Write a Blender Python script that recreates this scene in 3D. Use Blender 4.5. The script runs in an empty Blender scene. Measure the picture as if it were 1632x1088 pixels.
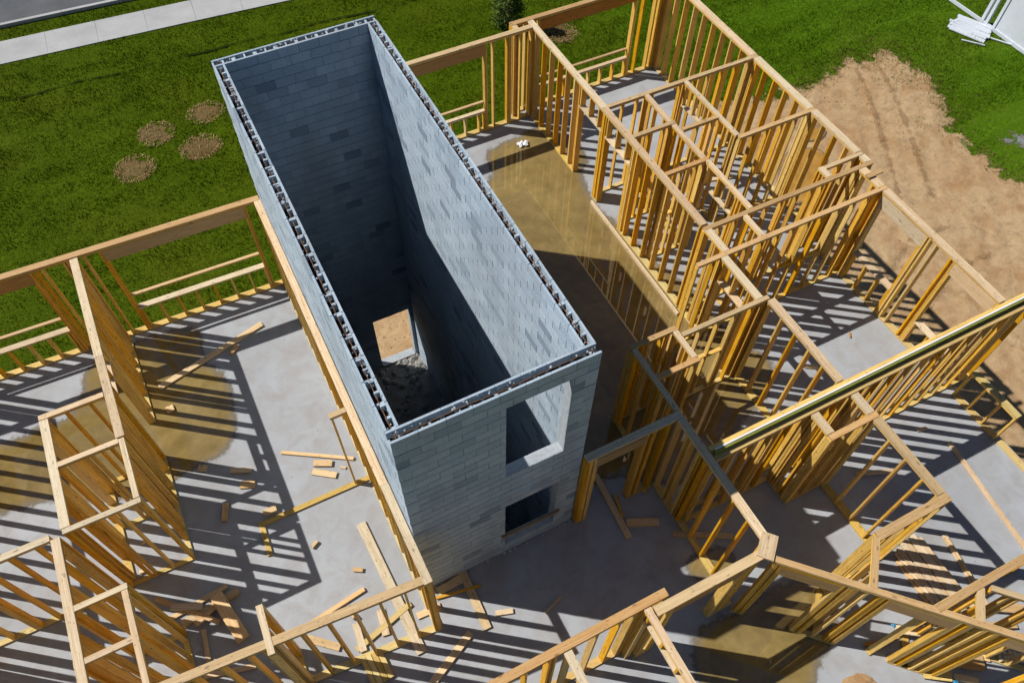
import bpy, bmesh, math, random
import numpy as np
from mathutils import Vector, Matrix, Euler

random.seed(7)
RNG = np.random.default_rng(11)
SC = bpy.context.scene
COL = SC.collection

# ------------------------------------------------------------------ camera
def cam_matrix(rx, rz, roll, loc):
    m = Matrix.Rotation(rz, 4, 'Z') @ Matrix.Rotation(rx, 4, 'X') @ Matrix.Rotation(roll, 4, 'Z')
    m.translation = Vector(loc)
    return m
cd = bpy.data.cameras.new('camera')
cam = bpy.data.objects.new('camera', cd)
COL.objects.link(cam)
cam.matrix_world = cam_matrix(math.radians(33.98), math.radians(-27.88), math.radians(1.13), (-0.739, -4.566, 14.705))
cd.sensor_fit = 'HORIZONTAL'
cd.sensor_width = 36.0
cd.lens = 36.0 * 1273.8 / 1632.0
cd.clip_start = 0.1
cd.clip_end = 2000
SC.camera = cam

# ------------------------------------------------------------------ sky, sun, exposure
SUN_TRAVEL = Vector((4.2, -3.12, -5.9)).normalized()
sun_el = math.asin(-SUN_TRAVEL.z)
sun_az = math.atan2(-SUN_TRAVEL.x, -SUN_TRAVEL.y)
world = bpy.data.worlds.new('World')
SC.world = world
world.use_nodes = True
wn = world.node_tree.nodes
wl = world.node_tree.links
sky = wn.new('ShaderNodeTexSky')
sky.sky_type = 'NISHITA'
sky.sun_disc = False
sky.sun_elevation = sun_el
sky.sun_rotation = sun_az
sky.altitude = 600
sky.air_density = 0.85
sky.dust_density = 0.4
wl.new(sky.outputs[0], wn['Background'].inputs[0])
wn['Background'].inputs[1].default_value = 0.056
sd = bpy.data.lights.new('sun', 'SUN')
sd.energy = 5.0
sd.angle = math.radians(0.5)
sd.color = (1.0, 0.965, 0.91)
sun = bpy.data.objects.new('sun', sd)
COL.objects.link(sun)
sun.location = (-20, 15, 30)
sun.rotation_euler = SUN_TRAVEL.to_track_quat('-Z', 'Y').to_euler()
SC.view_settings.view_transform = 'Standard'
SC.view_settings.look = 'None'
SC.view_settings.exposure = 0.0
SC.view_settings.gamma = 1.0
SC.view_settings.use_curve_mapping = False
SC.cycles.max_bounces = 6
SC.cycles.use_adaptive_sampling = True
SC.cycles.adaptive_threshold = 0.03
SC.cycles.diffuse_bounces = 2
SC.cycles.glossy_bounces = 2

# ------------------------------------------------------------------ material helpers
def new_mat(name):
    m = bpy.data.materials.new(name)
    m.use_nodes = True
    nt = m.node_tree
    return m, nt, nt.nodes, nt.links, nt.nodes['Principled BSDF']

def node(ns, t, **kw):
    n = ns.new(t)
    for k, v in kw.items():
        setattr(n, k, v)
    return n

def noise(ns, ls, vec, scale, detail=4, rough=0.6, dist=0.0):
    n = ns.new('ShaderNodeTexNoise')
    n.inputs['Scale'].default_value = scale
    n.inputs['Detail'].default_value = detail
    n.inputs['Roughness'].default_value = rough
    n.inputs['Distortion'].default_value = dist
    if vec is not None:
        ls.new(vec, n.inputs['Vector'])
    return n.outputs['Fac']

def ramp(ns, ls, fac, stops):
    r = ns.new('ShaderNodeValToRGB')
    e = r.color_ramp.elements
    e[0].position, e[0].color = stops[0][0], (*stops[0][1], 1)
    e[1].position, e[1].color = stops[-1][0], (*stops[-1][1], 1)
    for p, c in stops[1:-1]:
        x = e.new(p)
        x.color = (*c, 1)
    ls.new(fac, r.inputs[0])
    return r.outputs[0]

def mixc(ns, ls, fac, a, b, mode='MIX'):
    n = ns.new('ShaderNodeMix')
    n.data_type = 'RGBA'
    n.blend_type = mode
    for sock, v in ((n.inputs[0], fac), (n.inputs[6], a), (n.inputs[7], b)):
        if hasattr(v, 'links') or isinstance(v, bpy.types.NodeSocket):
            ls.new(v, sock)
        elif isinstance(v, (int, float)):
            sock.default_value = v
        else:
            sock.default_value = (*v, 1)
    return n.outputs[2]

def math_n(ns, ls, op, a, b=None):
    n = ns.new('ShaderNodeMath')
    n.operation = op
    for i, v in enumerate((a, b)):
        if v is None:
            continue
        if isinstance(v, (int, float)):
            n.inputs[i].default_value = v
        else:
            ls.new(v, n.inputs[i])
    return n.outputs[0]

def mapping(ns, ls, vec, scale=(1, 1, 1), rot=(0, 0, 0), loc=(0, 0, 0)):
    n = ns.new('ShaderNodeMapping')
    n.inputs['Scale'].default_value = scale
    n.inputs['Rotation'].default_value = rot
    n.inputs['Location'].default_value = loc
    ls.new(vec, n.inputs['Vector'])
    return n.outputs[0]

def bump(ns, ls, bsdf, h, strength=0.3, dist=0.02):
    b = ns.new('ShaderNodeBump')
    b.inputs['Strength'].default_value = strength
    b.inputs['Distance'].default_value = dist
    ls.new(h, b.inputs['Height'])
    ls.new(b.outputs[0], bsdf.inputs['Normal'])

def soft_edge(ns, ls, bs, scale, lo, hi, amount):
    at = ns.new('ShaderNodeAttribute'); at.attribute_name = 'depth'
    ge = ns.new('ShaderNodeNewGeometry')
    n = noise(ns, ls, ge.outputs['Position'], scale, 6, 0.72, 0.3)
    f = math_n(ns, ls, 'ADD', at.outputs['Fac'], math_n(ns, ls, 'MULTIPLY', math_n(ns, ls, 'SUBTRACT', n, 0.5), amount))
    r = ns.new('ShaderNodeMapRange'); r.interpolation_type = 'SMOOTHSTEP'
    r.inputs['From Min'].default_value = lo; r.inputs['From Max'].default_value = hi
    ls.new(f, r.inputs['Value'])
    ls.new(r.outputs[0], bs.inputs['Alpha'])
    return at.outputs['Fac']

def wood_mat(name, dark, mid, light, spread=0.35):
    m, nt, ns, ls, bs = new_mat(name)
    tc = ns.new('ShaderNodeTexCoord')
    oi = ns.new('ShaderNodeObjectInfo')
    off = ns.new('ShaderNodeVectorMath'); off.operation = 'SCALE'
    comb = ns.new('ShaderNodeCombineXYZ')
    for i in range(3):
        ls.new(oi.outputs['Random'], comb.inputs[i])
    ls.new(comb.outputs[0], off.inputs[0]); off.inputs['Scale'].default_value = 57.0
    add = ns.new('ShaderNodeVectorMath'); add.operation = 'ADD'
    ls.new(tc.outputs['Object'], add.inputs[0]); ls.new(off.outputs[0], add.inputs[1])
    v = add.outputs[0]
    grain = noise(ns, ls, mapping(ns, ls, v, (1.6, 42, 42)), 1.0, 3, 0.62, 0.6)
    broad = noise(ns, ls, mapping(ns, ls, v, (0.9, 7, 7)), 1.0, 2, 0.5)
    c = ramp(ns, ls, grain, [(0.30, dark), (0.50, mid), (0.68, light)])
    c = mixc(ns, ls, math_n(ns, ls, 'MULTIPLY', broad, 0.55), c, mid)
    # knots
    vo = ns.new('ShaderNodeTexVoronoi')
    vo.inputs['Scale'].default_value = 1.0
    ls.new(mapping(ns, ls, v, (3.2, 8, 8)), vo.inputs['Vector'])
    kn = ramp(ns, ls, vo.outputs['Distance'], [(0.0, (1, 1, 1)), (0.09, (1, 1, 1)), (0.16, (0, 0, 0))])
    c = mixc(ns, ls, math_n(ns, ls, 'MULTIPLY', kn, 0.6), c, tuple(x * 0.35 for x in dark))
    v2 = ns.new('ShaderNodeTexVoronoi')
    v2.inputs['Scale'].default_value = 1.0
    ls.new(mapping(ns, ls, v, (9, 17, 17)), v2.inputs['Vector'])
    sk = ramp(ns, ls, v2.outputs['Distance'], [(0.0, (1, 1, 1)), (0.13, (1, 1, 1)), (0.20, (0, 0, 0))])
    c = mixc(ns, ls, math_n(ns, ls, 'MULTIPLY', sk, 0.5), c, (0.16, 0.10, 0.06))
    # smudges of dirt, footprints and stain
    sm = noise(ns, ls, mapping(ns, ls, v, (5, 9, 9)), 1.0, 3, 0.7)
    c = mixc(ns, ls, ramp(ns, ls, sm, [(0.55, (0, 0, 0)), (0.75, (0.45, 0.45, 0.45))]), c, tuple(x * 0.55 for x in mid))
    # board-to-board variation
    pick = math_n(ns, ls, 'FRACT', math_n(ns, ls, 'MULTIPLY', oi.outputs['Random'], 91.3))
    c = mixc(ns, ls, ramp(ns, ls, pick, [(0.70, (0, 0, 0)), (0.97, (0.6, 0.6, 0.6))]), c, mixc(ns, ls, 0.55, c, (0.74, 0.56, 0.32)))
    hs = ns.new('ShaderNodeHueSaturation')
    ls.new(c, hs.inputs['Color'])
    r2 = math_n(ns, ls, 'FRACT', math_n(ns, ls, 'MULTIPLY', oi.outputs['Random'], 13.7))
    ls.new(math_n(ns, ls, 'ADD', math_n(ns, ls, 'MULTIPLY', oi.outputs['Random'], spread), 1.0 - spread * 0.5), hs.inputs['Value'])
    ls.new(math_n(ns, ls, 'ADD', math_n(ns, ls, 'MULTIPLY', r2, 0.26), 0.86), hs.inputs['Saturation'])
    ls.new(math_n(ns, ls, 'ADD', math_n(ns, ls, 'MULTIPLY', r2, -0.018), 0.509), hs.inputs['Hue'])
    ls.new(hs.outputs[0], bs.inputs['Base Color'])
    bs.inputs['Roughness'].default_value = 0.62
    bs.inputs['Specular IOR Level'].default_value = 0.3
    return m

M = {}
M['stud'] = wood_mat('stud pine', (0.46, 0.215, 0.020), (0.68, 0.385, 0.052), (0.80, 0.54, 0.125), 0.38)
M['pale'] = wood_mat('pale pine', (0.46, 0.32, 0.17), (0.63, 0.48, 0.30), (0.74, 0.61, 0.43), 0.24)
M['tan'] = wood_mat('tan pine', (0.38, 0.22, 0.085), (0.53, 0.335, 0.15), (0.62, 0.43, 0.22), 0.25)
M['header'] = wood_mat('header timber', (0.28, 0.13, 0.035), (0.42, 0.22, 0.06), (0.52, 0.30, 0.10), 0.25)
M['weathered'] = wood_mat('weathered pine', (0.17, 0.12, 0.07), (0.27, 0.20, 0.12), (0.36, 0.28, 0.18), 0.25)
M['base'] = wood_mat('treated sill pine', (0.42, 0.28, 0.07), (0.58, 0.42, 0.13), (0.68, 0.53, 0.22), 0.2)
M['scrap'] = wood_mat('offcut pine', (0.48, 0.29, 0.11), (0.64, 0.43, 0.21), (0.76, 0.57, 0.34), 0.35)

def block_mat():
    m, nt, ns, ls, bs = new_mat('concrete block')
    tc = ns.new('ShaderNodeTexCoord')
    ge = ns.new('ShaderNodeNewGeometry')
    oi = ns.new('ShaderNodeObjectInfo')
    pos = ge.outputs['Position']
    rnd = math_n(ns, ls, 'FRACT', math_n(ns, ls, 'ADD', oi.outputs['Random'], ge.outputs['Random Per Island']))
    c = ramp(ns, ls, rnd, [(0.0, (0.23, 0.29, 0.365)), (0.06, (0.30, 0.375, 0.455)), (0.13, (0.395, 0.485, 0.57)), (0.6, (0.44, 0.53, 0.615)), (1.0, (0.49, 0.58, 0.66))])
    f = noise(ns, ls, pos, 38, 3, 0.75)
    c = mixc(ns, ls, 0.75, c, ramp(ns, ls, f, [(0.3, (0.62, 0.62, 0.62)), (0.7, (1.15, 1.15, 1.15))]), 'MULTIPLY')
    st = noise(ns, ls, mapping(ns, ls, pos, (1.3, 1.3, 0.35)), 1.0, 4, 0.6)
    c = mixc(ns, ls, ramp(ns, ls, st, [(0.45, (0, 0, 0)), (0.7, (0.55, 0.55, 0.55))]), c, (0.27, 0.30, 0.33))
    ls.new(c, bs.inputs['Base Color'])
    bs.inputs['Roughness'].default_value = 0.92
    bs.inputs['Specular IOR Level'].default_value = 0.15
    bump(ns, ls, bs, f, 0.6, 0.006)
    return m
M['block'] = block_mat()

def simple_noise_mat(name, stops, scale, rough=0.9, bscale=None, bstr=0.4, bdist=0.01, spec=0.2, detail=5):
    m, nt, ns, ls, bs = new_mat(name)
    ge = ns.new('ShaderNodeNewGeometry')
    f = noise(ns, ls, ge.outputs['Position'], scale, detail, 0.65)
    ls.new(ramp(ns, ls, f, stops), bs.inputs['Base Color'])
    bs.inputs['Roughness'].default_value = rough
    bs.inputs['Specular IOR Level'].default_value = spec
    if bscale:
        bump(ns, ls, bs, noise(ns, ls, ge.outputs['Position'], bscale, 6, 0.7), bstr, bdist)
    return m
M['mortar'] = simple_noise_mat('mortar', [(0.3, (0.30, 0.33, 0.36)), (0.7, (0.46, 0.49, 0.51))], 14, 0.95, 60)
M['rust'] = simple_noise_mat('rusty steel', [(0.3, (0.12, 0.05, 0.025)), (0.7, (0.36, 0.18, 0.08))], 30, 0.7, 80)
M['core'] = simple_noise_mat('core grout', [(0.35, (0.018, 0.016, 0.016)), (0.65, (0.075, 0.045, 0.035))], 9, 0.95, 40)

def slab_mat():
    m, nt, ns, ls, bs = new_mat('deck concrete')
    ge = ns.new('ShaderNodeNewGeometry')
    pos = ge.outputs['Position']
    a = noise(ns, ls, pos, 0.35, 4, 0.55)
    b = noise(ns, ls, pos, 2.2, 6, 0.65, 0.5)
    f = noise(ns, ls, pos, 55, 4, 0.7)
    c = ramp(ns, ls, a, [(0.3, (0.325, 0.335, 0.35)), (0.55, (0.38, 0.40, 0.425)), (0.75, (0.41, 0.425, 0.445))])
    c = mixc(ns, ls, ramp(ns, ls, b, [(0.42, (0, 0, 0)), (0.70, (0.65, 0.65, 0.65))]), c, (0.295, 0.27, 0.255))
    c = mixc(ns, ls, 0.5, c, ramp(ns, ls, f, [(0.3, (0.86, 0.86, 0.86)), (0.7, (1.08, 1.08, 1.08))]), 'MULTIPLY')
    # muddy specks
    vo = ns.new('ShaderNodeTexVoronoi'); vo.inputs['Scale'].default_value = 2.3
    ls.new(pos, vo.inputs['Vector'])
    sp = ramp(ns, ls, vo.outputs['Distance'], [(0.0, (1, 1, 1)), (0.03, (0.7, 0.7, 0.7)), (0.06, (0, 0, 0))])
    c = mixc(ns, ls, math_n(ns, ls, 'MULTIPLY', sp, 0.45), c, (0.12, 0.09, 0.07))
    ls.new(c, bs.inputs['Base Color'])
    ls.new(math_n(ns, ls, 'ADD', math_n(ns, ls, 'MULTIPLY', b, 0.3), 0.55), bs.inputs['Roughness'])
    bs.inputs['Specular IOR Level'].default_value = 0.25
    bump(ns, ls, bs, f, 0.2, 0.003)
    return m
M['slab'] = slab_mat()

def water_mat(name, c1, c2, edge=(0.17, 0.15, 0.12), lo=-0.15, hi=0.35, amount=0.9, scale=7.0):
    m, nt, ns, ls, bs = new_mat(name)
    ge = ns.new('ShaderNodeNewGeometry')
    f = noise(ns, ls, ge.outputs['Position'], 0.55, 5, 0.6, 0.8)
    f2 = noise(ns, ls, ge.outputs['Position'], 3.0, 5, 0.65, 0.5)
    c = ramp(ns, ls, f, [(0.3, c1), (0.7, c2)])
    c = mixc(ns, ls, 0.8, c, ramp(ns, ls, f2, [(0.28, (0.7, 0.7, 0.7)), (0.72, (1.2, 1.2, 1.25))]), 'MULTIPLY')
    d = soft_edge(ns, ls, bs, scale, lo, hi, amount)
    dd = math_n(ns, ls, 'ADD', d, math_n(ns, ls, 'MULTIPLY', math_n(ns, ls, 'SUBTRACT', f2, 0.5), 1.0))
    c = mixc(ns, ls, ramp(ns, ls, dd, [(0.1, (1, 1, 1)), (0.75, (0, 0, 0))]), c, edge)
    ls.new(c, bs.inputs['Base Color'])
    bs.inputs['Roughness'].default_value = 0.012
    bs.inputs['IOR'].default_value = 1.5
    bs.inputs['Specular IOR Level'].default_value = 0.95
    return m
M['puddle'] = water_mat('muddy water', (0.185, 0.128, 0.040), (0.295, 0.215, 0.08), edge=(0.22, 0.18, 0.12), lo=-0.3, hi=0.5, amount=1.7, scale=5.0)
M['pond'] = water_mat('orange muddy water', (0.40, 0.20, 0.035), (0.47, 0.25, 0.05))
M['greywater'] = water_mat('grey water', (0.20, 0.21, 0.21), (0.30, 0.31, 0.31), lo=0.2, hi=0.5, amount=3.4, scale=3.6)

def lawn_mat(name, blades):
    m, nt, ns, ls, bs = new_mat(name)
    ge = ns.new('ShaderNodeNewGeometry')
    pos = ge.outputs['Position']
    a = noise(ns, ls, mapping(ns, ls, pos, (0.28, 1.7, 1), (0, 0, 0.07)), 1.0, 5, 0.68)
    b = noise(ns, ls, pos, 0.22, 4, 0.6)
    f = noise(ns, ls, pos, 7.0, 4, 0.75)
    c = ramp(ns, ls, f, [(0.26, (0.024, 0.044, 0.0008)), (0.5, (0.054, 0.090, 0.0018)), (0.74, (0.100, 0.145, 0.005))])
    c = mixc(ns, ls, ramp(ns, ls, a, [(0.40, (0, 0, 0)), (0.62, (0.6, 0.6, 0.6))]), c, (0.037, 0.064, 0.001))
    c = mixc(ns, ls, ramp(ns, ls, b, [(0.45, (0, 0, 0)), (0.7, (0.3, 0.3, 0.3))]), c, (0.10, 0.10, 0.006))
    # the lawn to the right of the building is a fresher, lighter green
    sx = ns.new('ShaderNodeSeparateXYZ'); ls.new(pos, sx.inputs[0])
    g = math_n(ns, ls, 'MULTIPLY', math_n(ns, ls, 'SUBTRACT', sx.outputs[0], 12.0), 0.075)
    n = ns.new('ShaderNodeClamp'); ls.new(g, n.inputs[0])
    c = mixc(ns, ls, n.outputs[0], c, mixc(ns, ls, 1.0, c, (1.2, 1.5, 2.4), 'MULTIPLY'))
    if blades:
        r = ramp(ns, ls, ge.outputs['Random Per Island'], [(0, (0.65, 0.65, 0.6)), (1, (1.6, 1.5, 1.3))])
        c = mixc(ns, ls, 1.0, c, r, 'MULTIPLY')
    ls.new(c, bs.inputs['Base Color'])
    bs.inputs['Roughness'].default_value = 0.8
    bs.inputs['Specular IOR Level'].default_value = 0.03
    return m
M['lawn'] = lawn_mat('lawn', False)
M['blades'] = lawn_mat('grass blades', True)

def dirt_mat(name, base, soft=None):
    m, nt, ns, ls, bs = new_mat(name)
    ge = ns.new('ShaderNodeNewGeometry')
    pos = ge.outputs['Position']
    a = noise(ns, ls, pos, 0.35, 5, 0.6)
    f = noise(ns, ls, pos, 3.2, 8, 0.72, 0.4)
    g = noise(ns, ls, mapping(ns, ls, pos, (0.8, 5.0, 1), (0, 0, 0.75)), 1.0, 5, 0.6)
    b = base
    c = ramp(ns, ls, f, [(0.25, tuple(x * 0.55 for x in b)), (0.5, b), (0.78, tuple(min(1, x * 1.28) for x in b))])
    c = mixc(ns, ls, ramp(ns, ls, a, [(0.4, (0, 0, 0)), (0.7, (0.5, 0.5, 0.5))]), c, (b[0] * 0.86, b[1] * 0.72, b[2] * 0.6))
    c = mixc(ns, ls, ramp(ns, ls, g, [(0.5, (0, 0, 0)), (0.72, (0.4, 0.4, 0.4))]), c, tuple(x * 1.15 for x in b))
    h2 = noise(ns, ls, pos, 0.9, 6, 0.65, 0.8)
    c = mixc(ns, ls, ramp(ns, ls, h2, [(0.47, (0, 0, 0)), (0.66, (0.75, 0.75, 0.75))]), c, (b[0] * 0.75, b[1] * 0.60, b[2] * 0.48))
    ls.new(c, bs.inputs['Base Color'])
    bs.inputs['Roughness'].default_value = 0.95
    bs.inputs['Specular IOR Level'].default_value = 0.1
    if soft: soft_edge(ns, ls, bs, *soft)
    bump(ns, ls, bs, math_n(ns, ls, 'ADD', f, math_n(ns, ls, 'MULTIPLY', g, 0.4)), 0.6, 0.07)
    return m
M['dirt'] = dirt_mat('tan dirt', (0.44, 0.305, 0.17))
M['dirt_edge'] = dirt_mat('tan dirt with ragged edge', (0.44, 0.305, 0.17), (1.6, 0.0, 0.3, 2.4))
M['mulch'] = dirt_mat('dry straw soil', (0.15, 0.105, 0.042), (3.2, 0.15, 0.45, 2.6))
M['asphalt'] = simple_noise_mat('asphalt', [(0.3, (0.085, 0.09, 0.098)), (0.7, (0.125, 0.13, 0.14))], 0.8, 0.9, 40)
M['walk'] = simple_noise_mat('sidewalk concrete', [(0.3, (0.36, 0.36, 0.36)), (0.7, (0.46, 0.46, 0.46))], 0.9, 0.9, 40)
M['podium'] = simple_noise_mat('podium concrete', [(0.3, (0.30, 0.29, 0.28)), (0.7, (0.42, 0.41, 0.40))], 1.2, 0.9, 30)
M['pit'] = simple_noise_mat('pit floor', [(0.3, (0.20, 0.19, 0.18)), (0.7, (0.42, 0.40, 0.37))], 3.0, 0.95, 20, 0.9, 0.04)
M['white'] = simple_noise_mat('white vinyl', [(0.3, (0.56, 0.60, 0.66)), (0.7, (0.62, 0.66, 0.71))], 3.0, 0.45, None, spec=0.4)
M['bag'] = simple_noise_mat('white plastic', [(0.3, (0.70, 0.72, 0.76)), (0.7, (0.82, 0.83, 0.85))], 9.0, 0.4, 20, 0.5, 0.02)
M['gypsum'] = simple_noise_mat('green board', [(0.3, (0.20, 0.21, 0.04)), (0.7, (0.29, 0.30, 0.07))], 3.0, 0.8)
M['zinc'] = simple_noise_mat('zinc track', [(0.3, (0.72, 0.72, 0.70)), (0.7, (0.82, 0.81, 0.78))], 4.0, 0.3)
M['zinc'].node_tree.nodes['Principled BSDF'].inputs['Metallic'].default_value = 0.0
M['blue'] = simple_noise_mat('blue plastic', [(0.3, (0.02, 0.22, 0.42)), (0.7, (0.05, 0.34, 0.55))], 9.0, 0.5)
M['leaf'] = None
M['bark'] = simple_noise_mat('bark', [(0.3, (0.06, 0.045, 0.03)), (0.7, (0.14, 0.10, 0.07))], 12, 0.9, 40)

def leaf_mat():
    m, nt, ns, ls, bs = new_mat('leaf')
    ge = ns.new('ShaderNodeNewGeometry')
    c = ramp(ns, ls, ge.outputs['Random Per Island'], [(0, (0.030, 0.060, 0.010)), (0.6, (0.07, 0.11, 0.018)), (1, (0.13, 0.17, 0.03))])
    ls.new(c, bs.inputs['Base Color'])
    bs.inputs['Roughness'].default_value = 0.6
    bs.inputs['Specular IOR Level'].default_value = 0.1
    return m
M['leaf'] = leaf_mat()

# ------------------------------------------------------------------ object helpers
def link(o, parent=None):
    COL.objects.link(o)
    if parent is not None:
        o.parent = parent
    return o

def tag(o, label=None, cat=None, group=None, kind=None):
    if label: o['label'] = label
    if cat: o['category'] = cat
    if group: o['group'] = group
    if kind: o['kind'] = kind
    return o

def empty(name, loc=(0, 0, 0), rz=0.0):
    e = bpy.data.objects.new(name, None)
    e.empty_display_size = 0.2
    e.location = loc
    e.rotation_euler = (0, 0, rz)
    return link(e)

class MB:
    def __init__(s): s.v = []; s.f = []
    def box(s, c, d, rot=None):
        n = len(s.v); hx, hy, hz = d[0] / 2, d[1] / 2, d[2] / 2
        for x, y, z in ((-1,-1,-1),(1,-1,-1),(1,1,-1),(-1,1,-1),(-1,-1,1),(1,-1,1),(1,1,1),(-1,1,1)):
            p = Vector((x * hx, y * hy, z * hz))
            if rot is not None: p = rot @ p
            s.v.append((c[0] + p.x, c[1] + p.y, c[2] + p.z))
        for q in ((0,3,2,1),(4,5,6,7),(0,1,5,4),(1,2,6,5),(2,3,7,6),(3,0,4,7)):
            s.f.append(tuple(n + i for i in q))
    def mm(s, lo, hi):
        s.box([(a + b) / 2 for a, b in zip(lo, hi)], [b - a for a, b in zip(lo, hi)])
    def tube(s, p, q, r, n=8, r2=None):
        p, q = Vector(p), Vector(q); d = (q - p).normalized()
        a = d.orthogonal().normalized(); b = d.cross(a); r2 = r if r2 is None else r2
        k = len(s.v)
        for i in range(n):
            t = 2 * math.pi * i / n
            w = a * math.cos(t) + b * math.sin(t)
            s.v.append(tuple(p + w * r)); s.v.append(tuple(q + w * r2))
        for i in range(n):
            j = (i + 1) % n
            s.f.append((k + 2*i, k + 2*j, k + 2*j + 1, k + 2*i + 1))
        s.f.append(tuple(k + 2*i for i in reversed(range(n))))
        s.f.append(tuple(k + 2*i + 1 for i in range(n)))
    def lump(s, c, r, sq=1.0):
        k = len(s.v)
        pts = [(0,0,1),(0.9,0,0.3),(0.28,0.85,0.3),(-0.72,0.53,0.3),(-0.72,-0.53,0.3),(0.28,-0.85,0.3),
               (0.72,0.53,-0.4),(-0.28,0.85,-0.4),(-0.9,0,-0.4),(-0.28,-0.85,-0.4),(0.72,-0.53,-0.4),(0,0,-1)]
        a = random.uniform(0, 6.28)
        for x, y, z in pts:
            j = random.uniform(0.75, 1.25)
            X = x * math.cos(a) - y * math.sin(a); Y = x * math.sin(a) + y * math.cos(a)
            s.v.append((c[0] + X * r * j, c[1] + Y * r * j, c[2] + z * r * sq * j))
        for i in range(5):
            j = (i + 1) % 5
            s.f += [(k, k+1+i, k+1+j), (k+1+i, k+6+i, k+1+j), (k+1+j, k+6+i, k+6+j), (k+11, k+6+j, k+6+i)]
    def build(s, name, mat, parent=None):
        me = bpy.data.meshes.new(name)
        me.from_pydata(s.v, [], s.f)
        me.materials.append(mat); me.update()
        return link(bpy.data.objects.new(name, me), parent)

_bc = {}
def board_mesh(L, w, t, mat):
    key = (round(L, 3), round(w, 3), round(t, 3), mat)
    if key not in _bc:
        m = MB(); m.box((0, 0, 0), key[:3])
        me = bpy.data.meshes.new('board')
        me.from_pydata(m.v, [], m.f); me.materials.append(M[mat]); me.update()
        _bc[key] = me
    return _bc[key]

def jit(a): return random.uniform(-a, a)

def board(name, parent, c, L, w, t, mat, rot=(0, 0, 0)):
    o = bpy.data.objects.new(name, board_mesh(L, w, t, mat))
    o.location = c; o.rotation_euler = rot
    return link(o, parent)

# ------------------------------------------------------------------ ground
GZ = -5.0
def sheet(name, poly, z, mat, jitter=0.0, seg=0.4, kind='structure', rough=3):
    """flat sheet with a naturally uneven outline"""
    pts = []
    n = len(poly)
    for i in range(n):
        a, b = Vector(poly[i]), Vector(poly[(i + 1) % n])
        k = max(1, int((b - a).length / seg))
        nrm = Vector((-(b - a).y, (b - a).x)).normalized() if (b - a).length > 0 else Vector((0, 0))
        for j in range(k):
            p = a.lerp(b, j / k)
            if jitter: p = p + nrm * jit(jitter) + Vector((jit(jitter * 0.4), jit(jitter * 0.4)))
            pts.append((p.x, p.y, z))
    me = bpy.data.meshes.new(name)
    me.from_pydata(pts, [], [tuple(range(len(pts)))])
    me.materials.append(mat)
    bm = bmesh.new(); bm.from_mesh(me)
    bmesh.ops.triangulate(bm, faces=bm.faces[:])
    for f in bm.faces:
        if f.normal.z < 0: f.normal_flip()
    bm.to_mesh(me); bm.free()
    o = link(bpy.data.objects.new(name, me))
    if kind: o['kind'] = kind
    return o, pts

def soft_sheet(name, poly, z, mat, cell, width, clip=None, relief=0.0):
    P = np.array([(p[0], p[1]) for p in poly]); Q = np.roll(P, -1, 0)
    B = []
    for a, b in zip(P, Q):
        k = max(1, int(np.hypot(*(b - a)) / (cell * 1.2)))
        B.append(a + (b - a) * (np.arange(k)[:, None] / k))
    B = np.vstack(B)
    x0, y0 = P.min(0) - width * 1.1; x1, y1 = P.max(0) + width * 1.1
    if clip: x0, y0, x1, y1 = max(x0, clip[0]), max(y0, clip[1]), min(x1, clip[2]), min(y1, clip[3])
    nx, ny = int((x1 - x0) / cell) + 2, int((y1 - y0) / cell) + 2
    gx, gy = np.meshgrid(x0 + np.arange(nx) * cell, y0 + np.arange(ny) * cell, indexing='ij')
    X, Y = gx.ravel(), gy.ravel()
    D = np.full(len(X), 1e9)
    for i in range(0, len(B), 64):
        b = B[i:i + 64]
        D = np.minimum(D, ((X[:, None] - b[None, :, 0]) ** 2 + (Y[:, None] - b[None, :, 1]) ** 2).min(1))
    D = np.sqrt(D)
    ins = np.zeros(len(X), bool)
    for (xi, yi), (xj, yj) in zip(P, Q):
        if yi != yj: ins ^= ((yi > Y) != (yj > Y)) & (X < (xj - xi) * (Y - yi) / (yj - yi) + xi)
    sd = np.where(ins, D, -D) / width
    ok = (sd > -1.0).reshape(nx, ny)
    q = ok[:-1, :-1] | ok[1:, :-1] | ok[:-1, 1:] | ok[1:, 1:]
    I, J = np.nonzero(q)
    base = I * ny + J
    F = np.stack([base, base + ny, base + ny + 1, base + 1], 1)
    used, inv = np.unique(F.ravel(), return_inverse=True)
    Z = np.full(len(used), float(z))
    if relief:
        xx, yy = X[used], Y[used]; dd = np.clip(sd[used], 0, 1)
        Z += relief * dd * (0.5 + 0.3 * np.sin(xx * 1.7 + 1.3 * np.sin(yy * 1.1)) + 0.2 * np.sin(yy * 4.3 + xx * 2.1) + 0.2 * np.sin(xx * 7.1 - yy * 5.3))
    me = bpy.data.meshes.new(name)
    me.from_pydata(np.stack([X[used], Y[used], Z], 1).tolist(), [], inv.reshape(-1, 4).tolist())
    at = me.attributes.new('depth', 'FLOAT', 'POINT'); at.data.foreach_set('value', np.clip(sd[used], -1, 1).astype(np.float32))
    me.materials.append(mat)
    me.polygons.foreach_set('use_smooth', [True] * len(me.polygons)); me.update()
    o = link(bpy.data.objects.new(name, me)); o['kind'] = 'structure'
    return o, poly

sheet('lawn', [(-400, -400), (400, -400), (400, 400), (-400, 400)], GZ, M['lawn'], seg=1e9)

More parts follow.
